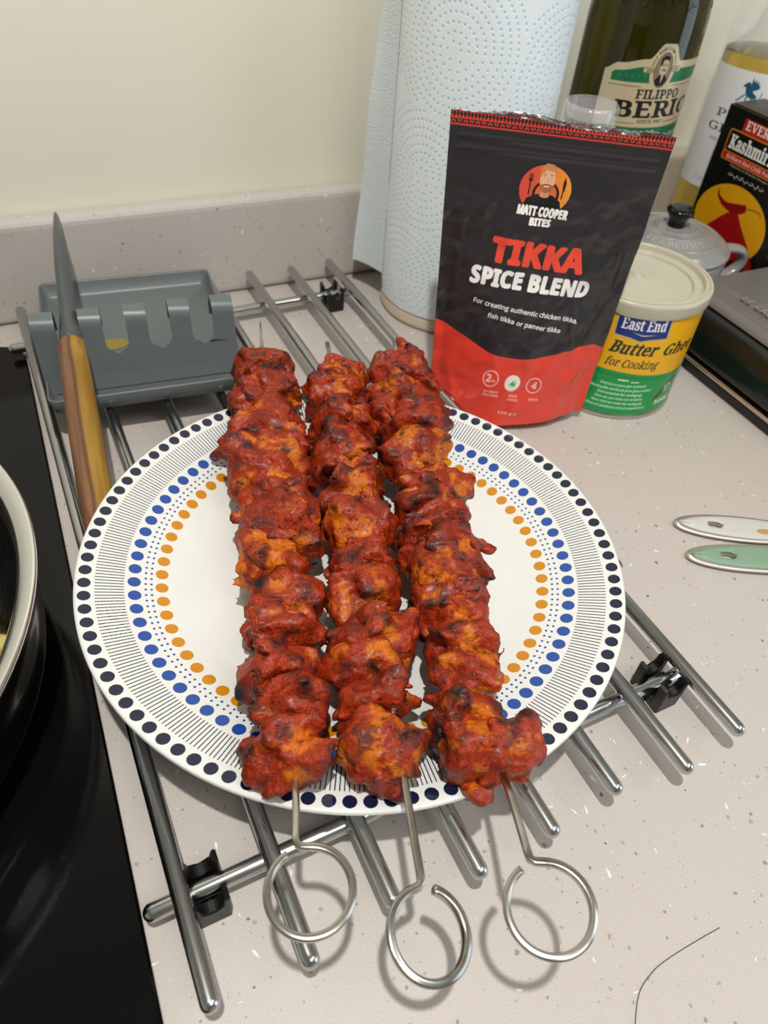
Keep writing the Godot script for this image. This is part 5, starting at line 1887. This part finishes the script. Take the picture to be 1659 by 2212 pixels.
func chicken() -> void:
	meat_noises()
	var m := mat(Color.WHITE, 0.42)
	m.vertex_color_use_as_albedo = true
	m.metallic_specular = 0.38
	m.clearcoat_enabled = true
	m.clearcoat = 0.16
	m.clearcoat_roughness = 0.28
	m.albedo_texture = tint_tex(noise(0.02, 4, FastNoiseLite.TYPE_SIMPLEX_SMOOTH, 8), Color(0.72, 0.70, 0.68), Color(1.0, 1.0, 1.0), 512)
	triplanar(m, Vector3.ONE * 45.0)
	bump(m, noise_tex(noise(0.03, 4, FastNoiseLite.TYPE_SIMPLEX_SMOOTH, 9)), 0.055)
	var r := RandomNumberGenerator.new()
	r.seed = 77
	var rank := 0
	for s in SKEWERS:
		var a: Vector3 = s.tip
		var dir: Vector3 = (s.exit - s.tip).normalized()
		var perp := Vector3(dir.z, 0, -dir.x).normalized()
		var up := dir.cross(perp).normalized()
		var basis := Basis(perp, up, dir)
		for q in s.pieces.size():
			var d: Array = s.pieces[q]
			var hw: float = float(d[2]) * (0.88 if float(d[2]) > 0.008 else 1.1)
			var hl: float = maxf(d[3], 0.0085) + 0.0015
			var hv := clampf(hw * 0.95, 0.0135, 0.0195)
			if hw < 0.008:
				hv = 0.006
				hl = 0.006
			var lobes := []
			var yaw := r.randf_range(-0.25, 0.25)
			if float(d[4]) >= 0.6 or hw < 0.008:
				# one plump lobe with a small fold lying over it
				lobes.append([Vector3(0, -0.001, 0), Vector3(hw * 0.9, hv * 0.98, hl * 0.98), yaw, r.randf_range(-0.2, 0.2), r.randf_range(-0.3, 0.3)])
			else:
				# two or three slices of meat, leaning and shifted against one another
				lobes.append([Vector3(0, -0.003, 0), Vector3(hw * 0.72, hv * 0.82, hl * 0.9), yaw, r.randf_range(-0.15, 0.15), 0.0])
				var n := 3 if hl > 0.0145 else 2
				for e in n:
					var z := (e - (n - 1) * 0.5) * hl * (0.62 if n == 3 else 0.75) + r.randf_range(-0.1, 0.1) * hl
					lobes.append([Vector3(r.randf_range(-0.14, 0.14) * hw, r.randf_range(-0.10, 0.14) * hv, z), Vector3(hw * r.randf_range(0.80, 0.98), hv * r.randf_range(0.82, 1.0), hl * r.randf_range(0.30, 0.42)), yaw + r.randf_range(-0.4, 0.4), r.randf_range(-0.35, 0.35), r.randf_range(-0.55, 0.35)])
			if hw > 0.008:
				var side := 1.0 if r.randf() < 0.5 else -1.0
				# lumps and a turned-over edge to both sides
				lobes.append([Vector3(side * hw * 0.50, hv * r.randf_range(0.05, 0.45), r.randf_range(0.0, 0.5) * hl), Vector3(hw * 0.42, hv * 0.5, hl * r.randf_range(0.42, 0.6)), r.randf_range(-0.8, 0.8), r.randf_range(-0.5, 0.5), r.randf_range(-0.5, 0.5)])
				lobes.append([Vector3(-side * hw * 0.52, hv * r.randf_range(-0.2, 0.25), r.randf_range(-0.4, 0.4) * hl), Vector3(hw * 0.42, hv * 0.55, hl * r.randf_range(0.42, 0.7)), r.randf_range(-0.8, 0.8), r.randf_range(-0.5, 0.5), r.randf_range(-0.5, 0.5)])
				lobes.append([Vector3(r.randf_range(-0.3, 0.3) * hw, hv * 0.72, r.randf_range(-0.3, 0.3) * hl), Vector3(hw * r.randf_range(0.45, 0.7), hv * 0.20, hl * r.randf_range(0.35, 0.5)), r.randf_range(-0.7, 0.7), r.randf_range(-0.35, 0.35), r.randf_range(-0.3, 0.5)])
			var flaps := []
			if hw > 0.008:
				for g in 2:
					var sd := -1.0 if g == 0 else 1.0
					if r.randf() < 0.75:
						var z := r.randf_range(-0.5, 0.6) * hl
						var y := r.randf_range(-0.45, 0.35) * hv
						flaps.append([Vector3(sd * hw * 0.55, y, z), Vector3(sd * hw * r.randf_range(0.98, 1.12), y - r.randf_range(-0.002, 0.006), z + r.randf_range(-0.004, 0.006)), r.randf_range(0.003, 0.0055), 0.0012])
			var big := Vector3(hw * 1.15 + 0.006, hv * 1.1 + 0.006, hl * 1.05 + 0.007)
			rank += 1
			var mesh := meat_mesh(lobes, flaps, Vector3(rank * 0.31, rank * 0.17, rank * 0.23), -big, big, d[4], d[5], Vector3(hw, hv, hl))
			var o := put("chicken_piece", mesh, self, m)
			var at := a + dir * float(d[0]) + perp * float(d[1]) - up * (0.0015 if hw > 0.008 else 0.009)
			o.transform = Transform3D(basis, at)
			tag(o, "%s on the %s skewer, %s" % [d[6], s.which, place_of(q, s.pieces.size())], "chicken piece", "grilled chicken pieces on the %s skewer" % s.which)

func place_of(q: int, n: int) -> String:
	var names := ["nearest", "second", "third", "fourth", "fifth", "sixth", "seventh", "eighth", "ninth"]
	if q == 0:
		return "nearest its tip"
	if q == n - 1:
		return "nearest its ring"
	if q < (n + 1) / 2:
		return "%s from its tip" % names[q]
	return "%s from its ring" % names[n - 1 - q]
